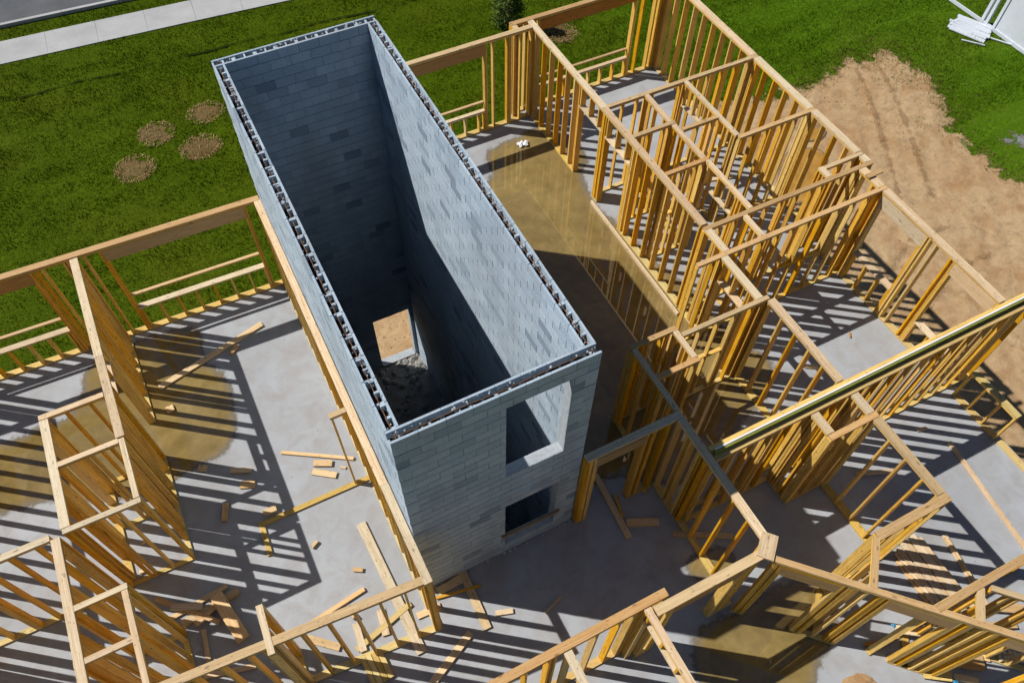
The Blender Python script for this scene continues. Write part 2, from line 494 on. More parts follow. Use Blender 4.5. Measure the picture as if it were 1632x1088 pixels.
# dirt to the right of the building, with soft mounds
DIRT = [(12.5, -30), (30, -30), (26.9, 0), (25.1, 3.6), (24.4, 5.2), (23.9, 7.6), (24.7, 9.2), (25.5, 10.7), (25.6, 12.4), (24.8, 13.5),
        (23.9, 12.3), (23.2, 13.5), (22.3, 12.6), (20.1, 12.8), (17.4, 13.3), (15.5, 13.4), (13.5, 12.6), (12.2, 11.6), (11.0, 11.6), (11.0, -30)]
def in_poly(x, y, poly):
    c = False; n = len(poly); j = n - 1
    for i in range(n):
        xi, yi = poly[i][0], poly[i][1]; xj, yj = poly[j][0], poly[j][1]
        if (yi > y) != (yj > y) and x < (xj - xi) * (y - yi) / (yj - yi) + xi: c = not c
        j = i
    return c
def fray(P, amp, it=3, seg=0.12):
    P = smooth_poly(P, it); out = []
    ph = [random.uniform(0, 6.28) for _ in range(8)]; d = 0.0
    for i in range(len(P)):
        a, b = Vector(P[i]), Vector(P[(i + 1) % len(P)]); L = (b - a).length
        n = Vector((-(b - a).y, (b - a).x)).normalized() if L > 1e-6 else Vector((0, 0)); k = max(1, int(L / seg)) if L < 8 else 1
        for j in range(k):
            t = d + L * j / k
            w_ = sum(math.sin(t * f + p_) * a_ for f, a_, p_ in zip((0.9, 1.7, 3.1, 5.3, 8.9, 14.0), (0.5, 0.4, 0.35, 0.3, 0.22, 0.16), ph))
            out.append(tuple(a.lerp(b, j / k) + n * w_ * amp))
        d += L
    return out
def smooth_poly(P, it=2):
    for _ in range(it):
        Q = []
        for i in range(len(P)):
            a, b = Vector(P[i]), Vector(P[(i + 1) % len(P)])
            Q += [tuple(a.lerp(b, 0.25)), tuple(a.lerp(b, 0.75))]
        P = Q
    return P
DIRT_J = fray(DIRT, 0.22)
soft_sheet('dirt', DIRT_J, GZ + 0.012, M['dirt_edge'], 0.14, 0.9, (10.9, -8, 31, 16), 0.05)
sheet('dirt', [(11.0, -30), (29.5, -30), (28.0, -7.95), (11.0, -7.95)], GZ + 0.02, M['dirt'])
BACKDIRT = [(-1.2, 7.2), (4.4, 7.2), (4.6, 10.2), (3.6, 11.3), (1.6, 11.2), (0.2, 10.1)]
BACK_J = fray(BACKDIRT, 0.1)
soft_sheet('dirt_path', BACK_J, GZ + 0.014, M['dirt_edge'], 0.1, 0.4)
POND = [(16.0, 8.3), (16.6, 7.6), (18.0, 8.2), (19.0, 9.1), (19.0, 9.7), (18.2, 10.05), (17.3, 9.8)]
soft_sheet('muddy_pond', smooth_poly(POND), GZ + 0.085, M['pond'], 0.08, 0.2)
soft_sheet('muddy_pond', smooth_poly([(18.7, 10.1), (19.4, 9.9), (19.9, 10.3), (19.5, 10.7), (18.9, 10.6)]), GZ + 0.085, M['pond'], 0.08, 0.2)
GW = [(25.0, 7.2), (25.8, 7.5), (26.3, 6.9), (26.8, 7.6), (27.6, 7.2), (27.2, 6.2), (27.8, 5.2), (26.9, 5.0), (26.2, 6.0), (25.4, 6.5)]
soft_sheet('muddy_pond', fray(GW, 0.12, 2), GZ + 0.012, M['greywater'], 0.1, 0.6)

# rough clods on the dirt
cl = MB()
for i in range(1500):
    if i < 500:
        x, y = random.gauss(17.2, 1.6), random.gauss(3.6, 1.2)
    else:
        x, y = random.uniform(12.4, 26), random.uniform(-4, 14)
    if not in_poly(x, y, DIRT) or x < 12.2 and y < 11.2: continue
    if in_poly(x, y, POND): continue
    r = random.uniform(0.015, 0.05) * (1.5 if random.random() < 0.06 else 1)
    cl.lump((x, y, GZ + 0.01), r, 0.6)
# wheel ruts pressed up along the track out of the site
for k in range(2):
    for i in range(120):
        t = i / 119
        x = 21.0 + 2.6 * t + k * 0.9 + jit(0.06); y = 8.6 + 4.6 * t - k * 0.25 + jit(0.06)
        if i % 3 != 2: cl.lump((x, y, GZ + 0.01), random.uniform(0.03, 0.07), 0.7)
for i in range(90):
    t = i / 89
    cl.lump((17.0 + 3.6 * t, 11.0 - 1.0 * t + 0.15 * math.sin(t * 9), GZ + 0.01), random.uniform(0.03, 0.06), 0.8)
tag(cl.build('dirt_clods', M['dirt']), kind='stuff')
cl = MB()
for i in range(160):
    x, y = random.uniform(0.0, 4.2), random.uniform(8.3, 11)
    if in_poly(x, y, BACKDIRT): cl.lump((x, y, GZ + 0.012), random.uniform(0.015, 0.06), 0.7)
tag(cl.build('dirt_clods', M['dirt']), kind='stuff')

# street, kerb, verge and sidewalk beyond the lawn
def walk_y(x):   # centre line of the sidewalk
    return 28.02 - 0.066 * (x + 6) - 0.0009 * (x + 6) ** 2
road = MB()
xs = [-70 + 5 * i for i in range(29)]
for i in range(len(xs) - 1):
    a, b = xs[i], xs[i + 1]
    k = len(road.v)
    road.v += [(a, walk_y(a) + 1.85, GZ + 0.006), (b, walk_y(b) + 1.85, GZ + 0.006), (b, walk_y(b) + 9.8, GZ + 0.006), (a, walk_y(a) + 9.8, GZ + 0.006)]
    road.f.append((k, k + 1, k + 2, k + 3))
tag(road.build('road', M['asphalt']), kind='structure')
ck = empty('kerb', (0, 28, GZ)); tag(ck, kind='structure')
x = -30.0
while x < 40:
    xm = x + 1.2; ang = math.atan(walk_y(xm + 0.5) - walk_y(xm - 0.5))
    board('kerb_stone', ck, (xm, walk_y(xm) + 1.73 - 28, 0.05), 2.394, 0.15, 0.2, 'walk', (0, 0, ang))
    x += 2.4
sw = empty('sidewalk', (0, 28, GZ)); tag(sw, kind='structure')
x = -29.2
while x < 40:
    xm = x + 0.95; ang = math.atan(walk_y(xm + 0.5) - walk_y(xm - 0.5))
    board('pavement_slab', sw, (xm, walk_y(xm) - 28, 0.0 + jit(0.004)), 1.897, 1.48, 0.08, 'walk', (0, 0, ang))
    x += 1.9

# bare straw patches in the lawn
PATCH = [(-2.93, 19.38, 0.72, 0.70), (-1.86, 20.82, 0.66, 0.66), (-0.62, 19.45, 0.76, 0.66), (0.02, 21.15, 0.70, 0.6), (14.0, 19.6, 0.72, 0.66)]
for i, (x, y, a, b) in enumerate(PATCH):
    poly = [(x + a * math.cos(t * math.pi / 9) * random.uniform(0.78, 1.2), y + b * math.sin(t * math.pi / 9) * random.uniform(0.78, 1.2)) for t in range(18)]
    soft_sheet('bare_patch', fray(poly, 0.06, 1, 0.1), GZ + 0.015, M['mulch'], 0.05, 0.45)

# grass blades: one mesh, nobody could count it
def make_grass():
    N = 420000
    X = RNG.uniform(-10, 33, N); Y = RNG.uniform(8.4, 30.5, N)
    # foreshortened far field needs fewer
    keep = np.ones(N, bool)
    keep &= ~((X < 12.3) & (Y < 8.3)); keep &= ~((X > 3.0) & (X < 12.2) & (Y < 11.2))
    wy = 28.02 - 0.066 * (X + 6) - 0.0009 * (X + 6) ** 2
    keep &= ~((Y > wy - 0.76) & (Y < wy + 0.76)); keep &= Y < wy + 1.62
    def vin(poly):
        c = np.zeros(N, bool); n = len(poly); j = n - 1
        for i in range(n):
            xi, yi = poly[i][:2]; xj, yj = poly[j][:2]
            if yi != yj:
                c ^= ((yi > Y) != (yj > Y)) & (X < (xj - xi) * (Y - yi) / (yj - yi) + xi)
            j = i
        return c
    idd = np.nonzero(keep & vin(DIRT_J))[0]
    B = np.array([(v[0], v[1]) for v in DIRT_J if -5 < v[1] < 16]); dist = np.full(len(idd), 1e9)
    for i in range(0, len(B), 48):
        b = B[i:i + 48]
        dist = np.minimum(dist, ((X[idd][:, None] - b[None, :, 0]) ** 2 + (Y[idd][:, None] - b[None, :, 1]) ** 2).min(1))
    dist = np.sqrt(dist)
    keep[idd[RNG.random(len(idd)) > np.maximum(0.012, 0.85 * np.exp(-(dist / 0.5) ** 1.5))]] = False
    keep &= ~(vin(BACK_J) & (RNG.random(N) > 0.03))
    for (px, py, a, b) in PATCH:
        keep &= ~((((X - px) / a) ** 2 + ((Y - py) / b) ** 2 < RNG.uniform(0.5, 1.1, N)) & (RNG.random(N) > 0.38))
    idx = np.nonzero(keep)[0]
    out = [(X[i], Y[i]) for i in idx]
    # tufts straying over the edge of the dirt
    for (cx, cy, s, n) in ((24.2, 11.3, .45, 260), (23.5, 11.9, .25, 150), (23.3, 9.0, .25, 120), (22.6, 12.0, .3, 120), (24.6, 9.6, .7, 300), (24.2, 8.0, .6, 260), (24.4, 6.2, .5, 200), (24.9, 4.6, .5, 160), (22.0, 7.9, .15, 60), (21.6, 12.6, .6, 160), (14.6, 12.9, .6, 140)):
        for _ in range(n):
            out.append((cx + RNG.normal() * s, cy + RNG.normal() * s))
    P = np.array(out); n = len(P)
    def vnoise(x, y, sc, seed):
        g = np.random.default_rng(seed).random((257, 257))
        fx, fy = (x * sc) % 256, (y * sc) % 256
        ix, iy = fx.astype(int), fy.astype(int); tx, ty = fx - ix, fy - iy
        tx = tx * tx * (3 - 2 * tx); ty = ty * ty * (3 - 2 * ty)
        return (g[ix, iy] * (1 - tx) + g[ix + 1, iy] * tx) * (1 - ty) + (g[ix, iy + 1] * (1 - tx) + g[ix + 1, iy + 1] * tx) * ty
    cl = 0.55 * vnoise(P[:, 0], P[:, 1], 3.3, 1) + 0.45 * vnoise(P[:, 0] * 0.5, P[:, 1] * 1.6, 1.1, 2)
    h = RNG.uniform(0.035, 0.07, n); h[RNG.random(n) < 0.03] *= 1.5
    h *= np.where(P[:, 0] > 13, 1.3, 1.0) * (0.45 + 1.25 * np.clip((cl - 0.25) * 2, 0, 1))
    a = RNG.uniform(0, 2 * np.pi, n); w = RNG.uniform(0.007, 0.014, n); lean = RNG.uniform(0.2, 0.9, n) * h; la = RNG.uniform(0, 2 * np.pi, n)
    V = np.zeros((n * 3, 3))
    V[0::3, 0] = P[:, 0] - np.cos(a) * w; V[0::3, 1] = P[:, 1] - np.sin(a) * w; V[0::3, 2] = GZ
    V[1::3, 0] = P[:, 0] + np.cos(a) * w; V[1::3, 1] = P[:, 1] + np.sin(a) * w; V[1::3, 2] = GZ
    V[2::3, 0] = P[:, 0] + np.cos(la) * lean; V[2::3, 1] = P[:, 1] + np.sin(la) * lean; V[2::3, 2] = GZ + h
    me = bpy.data.meshes.new('grass')
    me.vertices.add(n * 3); me.vertices.foreach_set('co', V.ravel())
    me.loops.add(n * 3); me.loops.foreach_set('vertex_index', np.arange(n * 3, dtype=np.int32))
    me.polygons.add(n); me.polygons.foreach_set('loop_start', np.arange(0, n * 3, 3, dtype=np.int32))
    me.materials.append(M['blades']); me.update(calc_edges=True)
    o = link(bpy.data.objects.new('grass', me))
    tag(o, 'short mown green grass of the lawn around the building', 'grass', kind='stuff')
make_grass()
dg = MB()
for v in DIRT_J:
    if 13 < v[0] < 28 and 1 < v[1] < 14.5:
        for _ in range(15 if v[0] > 20 else 5):
            q = abs(random.gauss(0, 0.95 if v[0] > 20 else 0.5)); th = random.uniform(0, 6.28); x, y = v[0] + q * math.cos(th), v[1] + q * math.sin(th)
            if x < 12.3 and y < 11.3: continue
            for b_ in range(4):
                a = random.uniform(0, 6.28); h_ = random.uniform(0.03, 0.09); k = len(dg.v); w_ = 0.013; bx_, by_ = x + jit(0.05), y + jit(0.05)
                dg.v += [(bx_ - math.cos(a) * w_, by_ - math.sin(a) * w_, GZ), (bx_ + math.cos(a) * w_, by_ + math.sin(a) * w_, GZ), (bx_ + jit(0.05), by_ + jit(0.05), GZ + h_)]
                dg.f.append((k, k + 1, k + 2))
tag(dg.build('dry_grass', simple_noise_mat('dry grass', [(0.3, (0.09, 0.10, 0.012)), (0.5, (0.17, 0.15, 0.03)), (0.7, (0.30, 0.23, 0.08))], 2.5)), 'sparse yellowing grass along the edge of the dirt', 'grass', kind='stuff')
# old wheel rut across the far lawn
rt = []
for i in range(41):
    t = i / 40; rt.append((-8.0 + 18.5 * t, 25.12 - 0.95 * t + 0.04 * math.sin(i * 0.9)))
rut = [(x, y + 0.09 + 0.03 * math.sin(x * 1.3)) for x, y in rt] + [(x, y - 0.09 - 0.03 * math.sin(x * 1.9)) for x, y in reversed(rt)]
rm, _nt, _ns, _ls, _bs = new_mat('rut soil')
_bs.inputs['Base Color'].default_value = (0.016, 0.024, 0.002, 1); _bs.inputs['Roughness'].default_value = 0.95; _bs.inputs['Specular IOR Level'].default_value = 0.05
soft_edge(_ns, _ls, _bs, 2.2, 0.15, 0.9, 2.2)
soft_sheet('rut', rut, GZ + 0.045, rm, 0.06, 0.12)
# darker tyre ruts pressed into the bare soil
tm = dirt_mat('damp rut soil', (0.37, 0.245, 0.13), (3.0, 0.0, 1.2, 2.6))
for k, pts in enumerate(([(19.8, 6.4), (21.3, 8.9), (22.6, 11.2), (23.4, 13.2)], [(20.9, 6.0), (22.3, 8.5), (23.5, 10.8), (24.3, 12.9)],
                         [(13.4, 10.6), (15.6, 11.2), (18.0, 11.1), (20.6, 10.4)], [(16.2, 1.2), (17.6, 2.6), (19.4, 3.4), (21.4, 3.2)], [(15.8, 2.6), (17.0, 4.0), (18.8, 4.9), (21.0, 4.8)])):
    c_ = []
    for a_, b_ in zip(pts[:-1], pts[1:]):
        for j_ in range(8): c_.append(Vector(a_).lerp(Vector(b_), j_ / 8))
    L_, R2 = [], []
    for i_ in range(len(c_) - 1):
        d_ = (c_[i_ + 1] - c_[i_]).normalized(); n_ = Vector((-d_.y, d_.x)); hw = 0.13 + 0.04 * math.sin(i_ * 1.7 + k)
        L_.append(tuple(c_[i_] + n_ * hw)); R2.append(tuple(c_[i_] - n_ * hw))
    soft_sheet('rut', L_ + R2[::-1], GZ + 0.075, tm, 0.08, 0.2)
# straw lying on the bare patches
stw = MB()
for (x, y, a, b) in PATCH:
    for i in range(230):
        r = math.sqrt(random.random()) * 1.05; t = random.uniform(0, 6.28); d = random.uniform(0, 6.28); L = random.uniform(0.03, 0.11)
        if random.random() < 0.7: r = random.uniform(0.72, 1.02)
        c = Vector((x + a * r * math.cos(t), y + b * r * math.sin(t), GZ + random.uniform(0.02, 0.05)))
        stw.box(c, (L, 0.012, 0.008), Euler((jit(0.5), jit(0.5), d)).to_matrix())
tag(stw.build('straw', simple_noise_mat('straw', [(0.3, (0.30, 0.19, 0.07)), (0.7, (0.55, 0.40, 0.19))], 6.0)), kind='stuff')

# ------------------------------------------------------------------ concrete deck on its podium
DECK = [(-10.5, -10), (11.86, -10), (11.86, 3.2), (12.08, 3.2), (12.08, 11.06), (7.22, 11.06), (7.22, 10.77), (3.045, 10.77), (3.045, -0.012), (0.005, -0.012), (0.005, 8.10), (-10.5, 8.41)]
def extrude_poly(name, poly, z0, z1, mat, kind):
    n = len(poly)
    v = [(x, y, z0) for x, y in poly] + [(x, y, z1) for x, y in poly]
    f = [tuple(range(n - 1, -1, -1)), tuple(range(n, 2 * n))] + [(i, (i + 1) % n, n + (i + 1) % n, n + i) for i in range(n)]
    me = bpy.data.meshes.new(name); me.from_pydata(v, [], f); me.materials.append(mat)
    bm = bmesh.new(); bm.from_mesh(me)
    bmesh.ops.triangulate(bm, faces=[q for q in bm.faces if len(q.verts) > 4])
    bmesh.ops.recalc_face_normals(bm, faces=bm.faces[:])
    bm.to_mesh(me); bm.free()
    o = link(bpy.data.objects.new(name, me)); o['kind'] = kind
    return o
extrude_poly('floor', DECK, -0.3, 0.0, M['slab'], 'structure')
pw = MB()
for (ax, ay, bx, by) in ((-10.4, 8.16, -0.2, 7.96), (3.25, 10.65, 7.3, 10.65), (7.3, 10.93, 11.95, 10.93)):
    pw.mm((ax, min(ay, by) - 0.2, GZ - 0.2), (bx, min(ay, by), -0.305))
pw.mm((11.75, 3.1, GZ - 0.2), (11.98, 10.6, -0.305)); pw.mm((11.6, -9.9, GZ - 0.2), (11.8, 3.0, -0.305)); pw.mm((3.12, 8.3, GZ - 0.2), (3.3, 10.4, -0.305))
pw.mm((-10.4, -9.9, GZ - 0.2), (-10.2, 7.7, -0.305)); pw.mm((-10.1, -9.9, GZ - 0.2), (11.5, -9.7, -0.305))
tag(pw.build('podium_wall', M['podium']), 'grey concrete podium wall under the edge of the floor slab', 'wall')

# rain puddles standing on the deck
P1 = [(5.59, 8.98), (5.85, 9.1), (5.80, 9.4), (5.95, 9.78), (6.18, 9.94), (6.67, 10.02), (7.03, 10.0), (7.5, 10.2), (8.1, 9.9), (8.42, 9.19), (8.30, 8.7), (8.28, 8.3), (7.9, 8.15), (7.72, 7.3), (7.62, 6.9),
      (7.9, 5.9), (8.0, 4.6), (8.35, 3.6), (8.3, 2.7), (8.45, 1.9), (8.81, 1.28), (8.62, 0.93), (8.2, 0.55), (7.72, 0.35), (7.1, 0.2), (6.6, -0.3), (6.0, -0.45), (5.1, -0.3), (4.3, 0.4), (3.12, 0.5), (3.12, 5.6), (4.0, 7.0), (5.0, 8.2)]
P2 = [(-4.79, 7.11), (-4.74, 7.61), (-4.2, 7.85), (-3.5, 7.92), (-2.56, 7.86), (-2.14, 7.58), (-2.22, 7.15), (-2.34, 6.75), (-2.16, 6.5), (-1.99, 6.12), (-1.98, 5.6), (-2.1, 5.1), (-2.15, 4.69), (-2.4, 4.42), (-2.75, 4.3),
      (-3.29, 4.26), (-3.79, 4.2), (-4.99, 4.35), (-5.8, 4.9), (-6.9, 5.0), (-8.2, 5.3), (-8.0, 6.5), (-7.0, 6.75), (-6.2, 6.55), (-5.7, 6.7), (-5.2, 6.55)]
P3 = [(4.06, -2.74), (3.9, -2.98), (3.79, -3.0), (3.55, -3.4), (3.42, -4.5), (5.2, -4.65), (5.61, -4.31), (5.76, -4.2), (6.06, -4.12), (6.4, -3.85), (6.75, -3.4), (6.5, -2.95), (5.6, -2.75), (4.9, -2.9)]
def smooth_poly(P, it=2):
    for _ in range(it):
        Q = []
        for i in range(len(P)):
            a, b = Vector(P[i]), Vector(P[(i + 1) % len(P)])
            Q += [tuple(a.lerp(b, 0.25)), tuple(a.lerp(b, 0.75))]
        P = Q
    return P
for P in (P1, P2, P3):
    soft_sheet('puddle', smooth_poly(P), 0.004, M['puddle'], 0.06, 0.26)
soft_sheet('puddle', smooth_poly([(4.42, -1.75), (4.9, -1.6), (5.5, -1.85), (5.35, -2.3), (4.75, -2.25), (4.5, -2.05)]), 0.004, M['puddle'], 0.05, 0.2)

# ------------------------------------------------------------------ concrete block tower
TX0, TX1, TY0, TY1, TT = 0.02, 3.03, 0.0, 8.22, 5.90
TH = 0.19; NC = 30; CH = TT / NC; ZB = TT - 56 * CH
tower = empty('block_tower', (0, 0, 0))
tag(tower, 'tall open topped shaft of grey concrete blocks rising through the floor slab', 'tower')
OPEN = {'front': [(1.62, 2.62, TT - 13 * CH, TT - 2 * CH), (1.62, 2.62, TT - 28 * CH, TT - 19 * CH)],
        'back': [(1.72, 2.74, TT - 55 * CH, TT - 44 * CH)], 'left': [], 'right': []}
_blk = {}
def block_mesh(L, hollow, var=''):
    key = (round(L, 2), hollow, var, random.randrange(4) if hollow else 0)
    if key in _blk: return _blk[key]
    m = MB(); L = key[0]; h = CH - 0.011; w = TH
    if not hollow:
        m.box((0, 0, 0), (L, w, h))
    else:
        s = 0.034; lowered = {'front': 0.13, 'right': 0.075, 'left': 0.035, 'back': 0.02}[var]
        for sy in (-1, 1): m.box((0, sy * (w / 2 - s / 2), 0), (L, s, h))
        iw = w - 2 * s - 0.002
        cells = [-L / 2 + 0.016, 0.0, L / 2 - 0.016] if L > 0.3 else [-L / 2 + 0.016, L / 2 - 0.016]
        for cx in cells:
            lowered = max(0.012, {'front': 0.13, 'right': 0.075, 'left': 0.035, 'back': 0.02}[var] * random.uniform(0.4, 1.4))
            if lowered > 0.15: lowered = 0.15
            part = random.random() < 0.6 and var in ('left', 'right')
            m.box((cx + jit(0.008), -iw * 0.22 if part else 0, -lowered / 2), (random.uniform(0.022, 0.04), iw * 0.55 if part else iw, h - lowered))
    me = bpy.data.meshes.new('block'); me.from_pydata(m.v, [], m.f); me.materials.append(M['block']); me.update()
    _blk[key] = me
    return me

def wall_frame(side):
    # returns (origin, direction angle, length range along the wall, centre offset)
    if side == 'front': return (Vector((0, TY0 + TH / 2, 0)), 0.0, TX0, TX1)
    if side == 'back': return (Vector((0, TY1 - TH / 2, 0)), 0.0, TX0, TX1)
    if side == 'left': return (Vector((TX0 + TH / 2, 0, 0)), math.pi / 2, TY0, TY1)
    return (Vector((TX1 - TH / 2, 0, 0)), math.pi / 2, TY0, TY1)

n_single = 0
for side in ('front', 'back', 'left', 'right'):
    org, ang, u0, u1 = wall_frame(side)
    long_w = side in ('front', 'back')
    def P(u, v, z):
        return Vector((u, org.y + v, z)) if long_w else Vector((org.x + v, u, z))
    # mortar core, set back behind the block faces
    core = MB(); g = 0.009
    def addcore(a, b, z0, z1):
        if b - a < 1e-3 or z1 - z0 < 1e-3: return
        p = P(a, -TH / 2 + g, z0); q = P(b, TH / 2 - g, z1)
        core.mm(tuple(min(x, y) for x, y in zip(p, q)), tuple(max(x, y) for x, y in zip(p, q)))
    ops = OPEN[side]
    ea, eb = (u0 + g, u1 - g) if long_w else (u0 + TH, u1 - TH)
    zt = TT - CH - 0.004
    cuts = sorted({ZB, zt} | {z for o in ops for z in (o[2], o[3])})
    for z0, z1 in zip(cuts[:-1], cuts[1:]):
        hit = [o for o in ops if o[2] <= z0 + 1e-6 and o[3] >= z1 - 1e-6]
        if hit:
            addcore(ea, hit[0][0] - 0.004, z0, z1); addcore(hit[0][1] + 0.004, eb, z0, z1)
        else:
            addcore(ea, eb, z0, z1)
    wall = core.build(side + '_wall', M['mortar'], tower)
    # individual blocks, running bond
    rest = MB()
    for k in range(56):
        z = TT - (k + 0.5) * CH
        even = k % 2 == 0
        if long_w: a, b = (u0, u1) if even else (u0 + TH, u1 - TH)
        else: a, b = (u0 + TH, u1 - TH) if even else (u0, u1)
        nb = max(1, round((b - a) / 0.392)); BL = (b - a) / nb
        for i in range(nb):
            c0, c1 = a + i * BL, a + (i + 1) * BL
            pieces = [(c0, c1)]
            for o in ops:
                if z > o[2] and z < o[3]:
                    new = []
                    for (p0, p1) in pieces:
                        if p1 <= o[0] or p0 >= o[1]: new.append((p0, p1)); continue
                        if p0 < o[0] - 0.03: new.append((p0, o[0]))
                        if p1 > o[1] + 0.03: new.append((o[1], p1))
                    pieces = new
            for (p0, p1) in pieces:
                L = p1 - p0 - 0.011
                if L < 0.02: continue
                single = (k == 0) or (side == 'front' and k < 30) or (side == 'right' and 1 <= k <= 3)
                dv = jit(0.0015)
                if single and n_single < 300:
                    o_ = bpy.data.objects.new('block', block_mesh(L, k == 0, side + str(0) if False else (side if k == 0 else '')))
                    o_.location = P((p0 + p1) / 2, dv, z); o_.rotation_euler = (0, 0, ang)
                    link(o_, wall); n_single += 1
                else:
                    c = P((p0 + p1) / 2, dv, z)
                    d = (L, TH, CH - 0.011) if long_w else (TH, L, CH - 0.011)
                    rest.box(c, d)
    if rest.v:
        tag(rest.build('block_courses', M['block'], wall), kind='stuff')
    # grout seen down in the open cores, reinforcing bar lying along them, mortar droppings
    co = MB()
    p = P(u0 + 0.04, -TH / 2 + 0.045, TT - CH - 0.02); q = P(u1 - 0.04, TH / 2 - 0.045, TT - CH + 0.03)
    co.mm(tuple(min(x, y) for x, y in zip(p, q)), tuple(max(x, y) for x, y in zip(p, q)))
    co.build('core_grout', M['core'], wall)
    rb = MB(); n = int((u1 - u0) / 0.5); pts = [P(u0 + 0.06 + (u1 - u0 - 0.12) * i / n, jit(0.014), TT - 0.045 + jit(0.012)) for i in range(n + 1)]
    for a_, b_ in zip(pts[:-1], pts[1:]): rb.tube(a_, b_, 0.005, 6)
    rb.build('rebar', M['rust'], wall)
    lu = MB()
    for i in range(int((u1 - u0) * 13)):
        lu.lump(P(random.uniform(u0 + 0.05, u1 - 0.05), random.choice((-1, 1, 1, 0.3)) * random.uniform(0.03, 0.066), TT - 0.008 - random.uniform(0, 0.05)), random.uniform(0.007, 0.024), 0.8)
    tag(lu.build('mortar_droppings', M['mortar'], wall), kind='stuff')

pit = MB(); pit.mm((TX0 + TH, TY0 + TH, GZ - 0.1), (TX1 - TH, TY1 - TH, GZ + 0.03))
tag(pit.build('shaft_floor', M['pit']), kind='structure')
rub = MB()
for i in range(90):
    rub.lump((random.uniform(0.4, 2.6), random.uniform(6.2, 7.9), GZ + 0.04), random.uniform(0.02, 0.12), 0.7)
for i in range(40):
    rub.lump((random.uniform(2.2, 2.8), random.uniform(7.4, 8.0), GZ + 0.04), random.uniform(0.04, 0.13), 0.8)
tag(rub.build('rubble', M['pit']), kind='stuff')
sl = MB(); sl.mm((1.735, TY1 - TH - 0.03, TT - 55 * CH - 0.05), (2.725, TY1 + 0.02, TT - 55 * CH + 0.02))
o = sl.build('door_sill', M['mortar'], tower)
foot = MB()
for i in range(26):
    u = TX0 + 0.05 + i * 0.117
    foot.lump((u, TY0 - random.uniform(0.0, 0.03), 0.012), random.uniform(0.02, 0.05), 0.6)
tag(foot.build('mortar_rubble', M['mortar']), kind='stuff')

